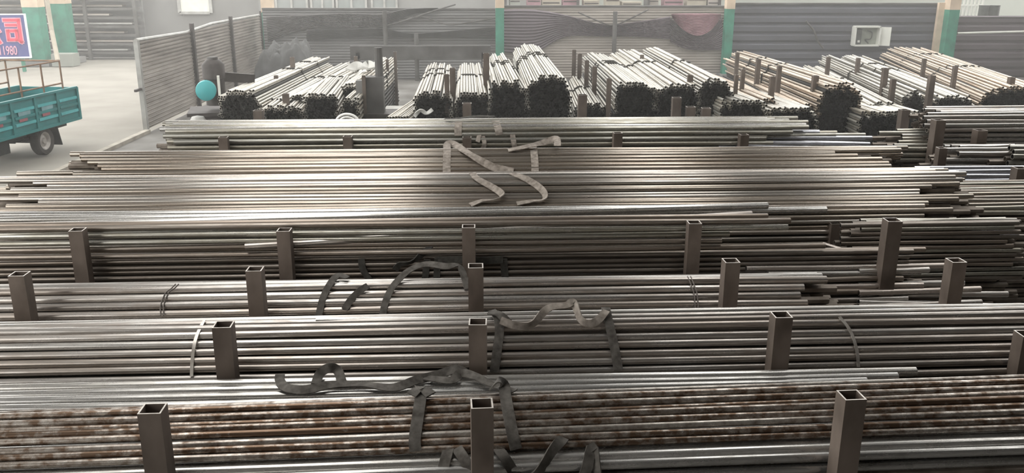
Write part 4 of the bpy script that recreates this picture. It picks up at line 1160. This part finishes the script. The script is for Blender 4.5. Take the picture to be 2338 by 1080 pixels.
# load rails
zr = loc_on_side(132, 140).z
b = MB()
for x in (xo - .03, xo - WID + .03):
    b.tube([(x, yn, ztp + .12), (x, yt - .35, ztp + .12)], .016, 6)
    for yy in (yt - .35, yt - .95, yt - 1.6):
        b.tube([(x, yy, ztp - .1), (x, yy, zr)], .018, 6)
b.tube([(xo - .03, yt - .35, zr), (xo - WID + .03, yt - .35, zr)], .016, 6)
for x in (xo - .03, xo - WID + .03): b.tube([(x, yn, zr), (x, yt - .35, zr)], .014, 6)
b.build('load_rail', M['railrust'], tri)
for x in (0.0, xo - WID - .05 + .2):
    wr = .27
    b = MB(); b.lathe((x - .06, 0, wr), (1, 0, 0), [(wr * .62, -.07), (wr * .9, -.085), (wr, -.05), (wr, .05), (wr * .9, .085), (wr * .62, .07), (wr * .62, -.07)], 32)
    tw = b.build('tyre', M['tyre'], tri, True)
    b = MB(); b.lathe((x - .06, 0, wr), (1, 0, 0), [(0, .05), (.05, .055), (.06, .03), (wr * .42, .02), (wr * .52, .06), (wr * .62, .065), (wr * .62, -.06), (0, -.06)], 28)
    b.build('wheel_rim', M['rimgrey'], tri, True)
    b = MB()
    pts = [(x - .05, .32 * math.cos(a), wr + .36 * math.sin(a) * .9) for a in [math.radians(t) for t in range(20, 165, 15)]]
    for k in range(len(pts) - 1): b.bar(pts[k], pts[k + 1], .22, .012)
    b.build('mudguard', M['chassis'], tri)
    b = MB(); b.box((x - .05, .40, wr + .02), (.2, .02, .36), mat=Matrix.Rotation(math.radians(14), 3, 'X')); b.build('mud_flap', M['chassis'], tri)
b = MB(); b.tube([(-.06, 0, .27), (xo - WID + .1, 0, .27)], .05, 10); b.build('axle', M['chassis'], tri)
for x in (-.2, xo - WID + .25):
    b = MB(); b.box((x, (yn + yt) / 2 - .6, zb - .07), (.07, yt - yn + 1.0, .1)); b.build('chassis_rail', M['chassis'], tri)
    b = MB()
    for k in range(3): b.box((x, -.05, .33 + k * .03), (.06, .8 - k * .2, .022))
    b.build('leaf_spring', M['chassis'], tri)
b = MB(); b.box((-.35, -1.1, .35), (.5, .45, .28)); b.build('engine', M['chassis'], tri)
# cab front, seat and single front wheel (beyond the frame edge)
b = MB(); b.box((xo - WID / 2, yn - .35, ztp + .1), (.75, .12, .42)); b.build('seat_back', M['teal'], tri)
b = MB(); b.box((xo - WID / 2, yn - .6, zb + .12), (.8, .5, .14)); b.build('seat', M['chassis'], tri)
b = MB(); b.box((xo - WID / 2, yn - 1.1, zb + .02), (.95, .9, .1)); b.box((xo - WID / 2, yn - 1.55, zb + .25), (.8, .08, .7)); b.build('front_body', M['teal'], tri)
b = MB(); b.lathe((xo - WID / 2, yn - 1.75, .25), (1, 0, 0), [(.15, -.06), (.23, -.07), (.25, -.04), (.25, .04), (.23, .07), (.15, .06), (.15, -.06)], 28); b.build('front_tyre', M['tyre'], tri, True)
b = MB(); b.tube([(xo - WID / 2, yn - 1.75, .25), (xo - WID / 2, yn - 1.6, 1.0)], .035, 8); b.tube([(xo - WID / 2 - .35, yn - 1.45, 1.08), (xo - WID / 2, yn - 1.58, 1.02), (xo - WID / 2 + .35, yn - 1.45, 1.08)], .018, 8); b.build('fork', M['chassis'], tri)

# ------------------------------------------------------------------ dusty haze in the back of the yard
m = bpy.data.materials.new('dust_haze'); m.use_nodes = True
nt = m.node_tree; nt.nodes.remove(nt.nodes['Principled BSDF'])
vsn = nt.nodes.new('ShaderNodeVolumeScatter')
vsn.inputs['Color'].default_value = (1, .99, .96, 1)
vsn.inputs['Density'].default_value = 0.008
vsn.inputs['Anisotropy'].default_value = 0.3
nt.links.new(vsn.outputs[0], nt.nodes['Material Output'].inputs['Volume'])
b = MB(); b.box((-4, 27.0, 3.1), (60, 36, 6.0))
o = b.build('dust_haze', m)
tag(o, 'pale dusty haze hanging over the back of the yard', 'haze', kind='stuff')
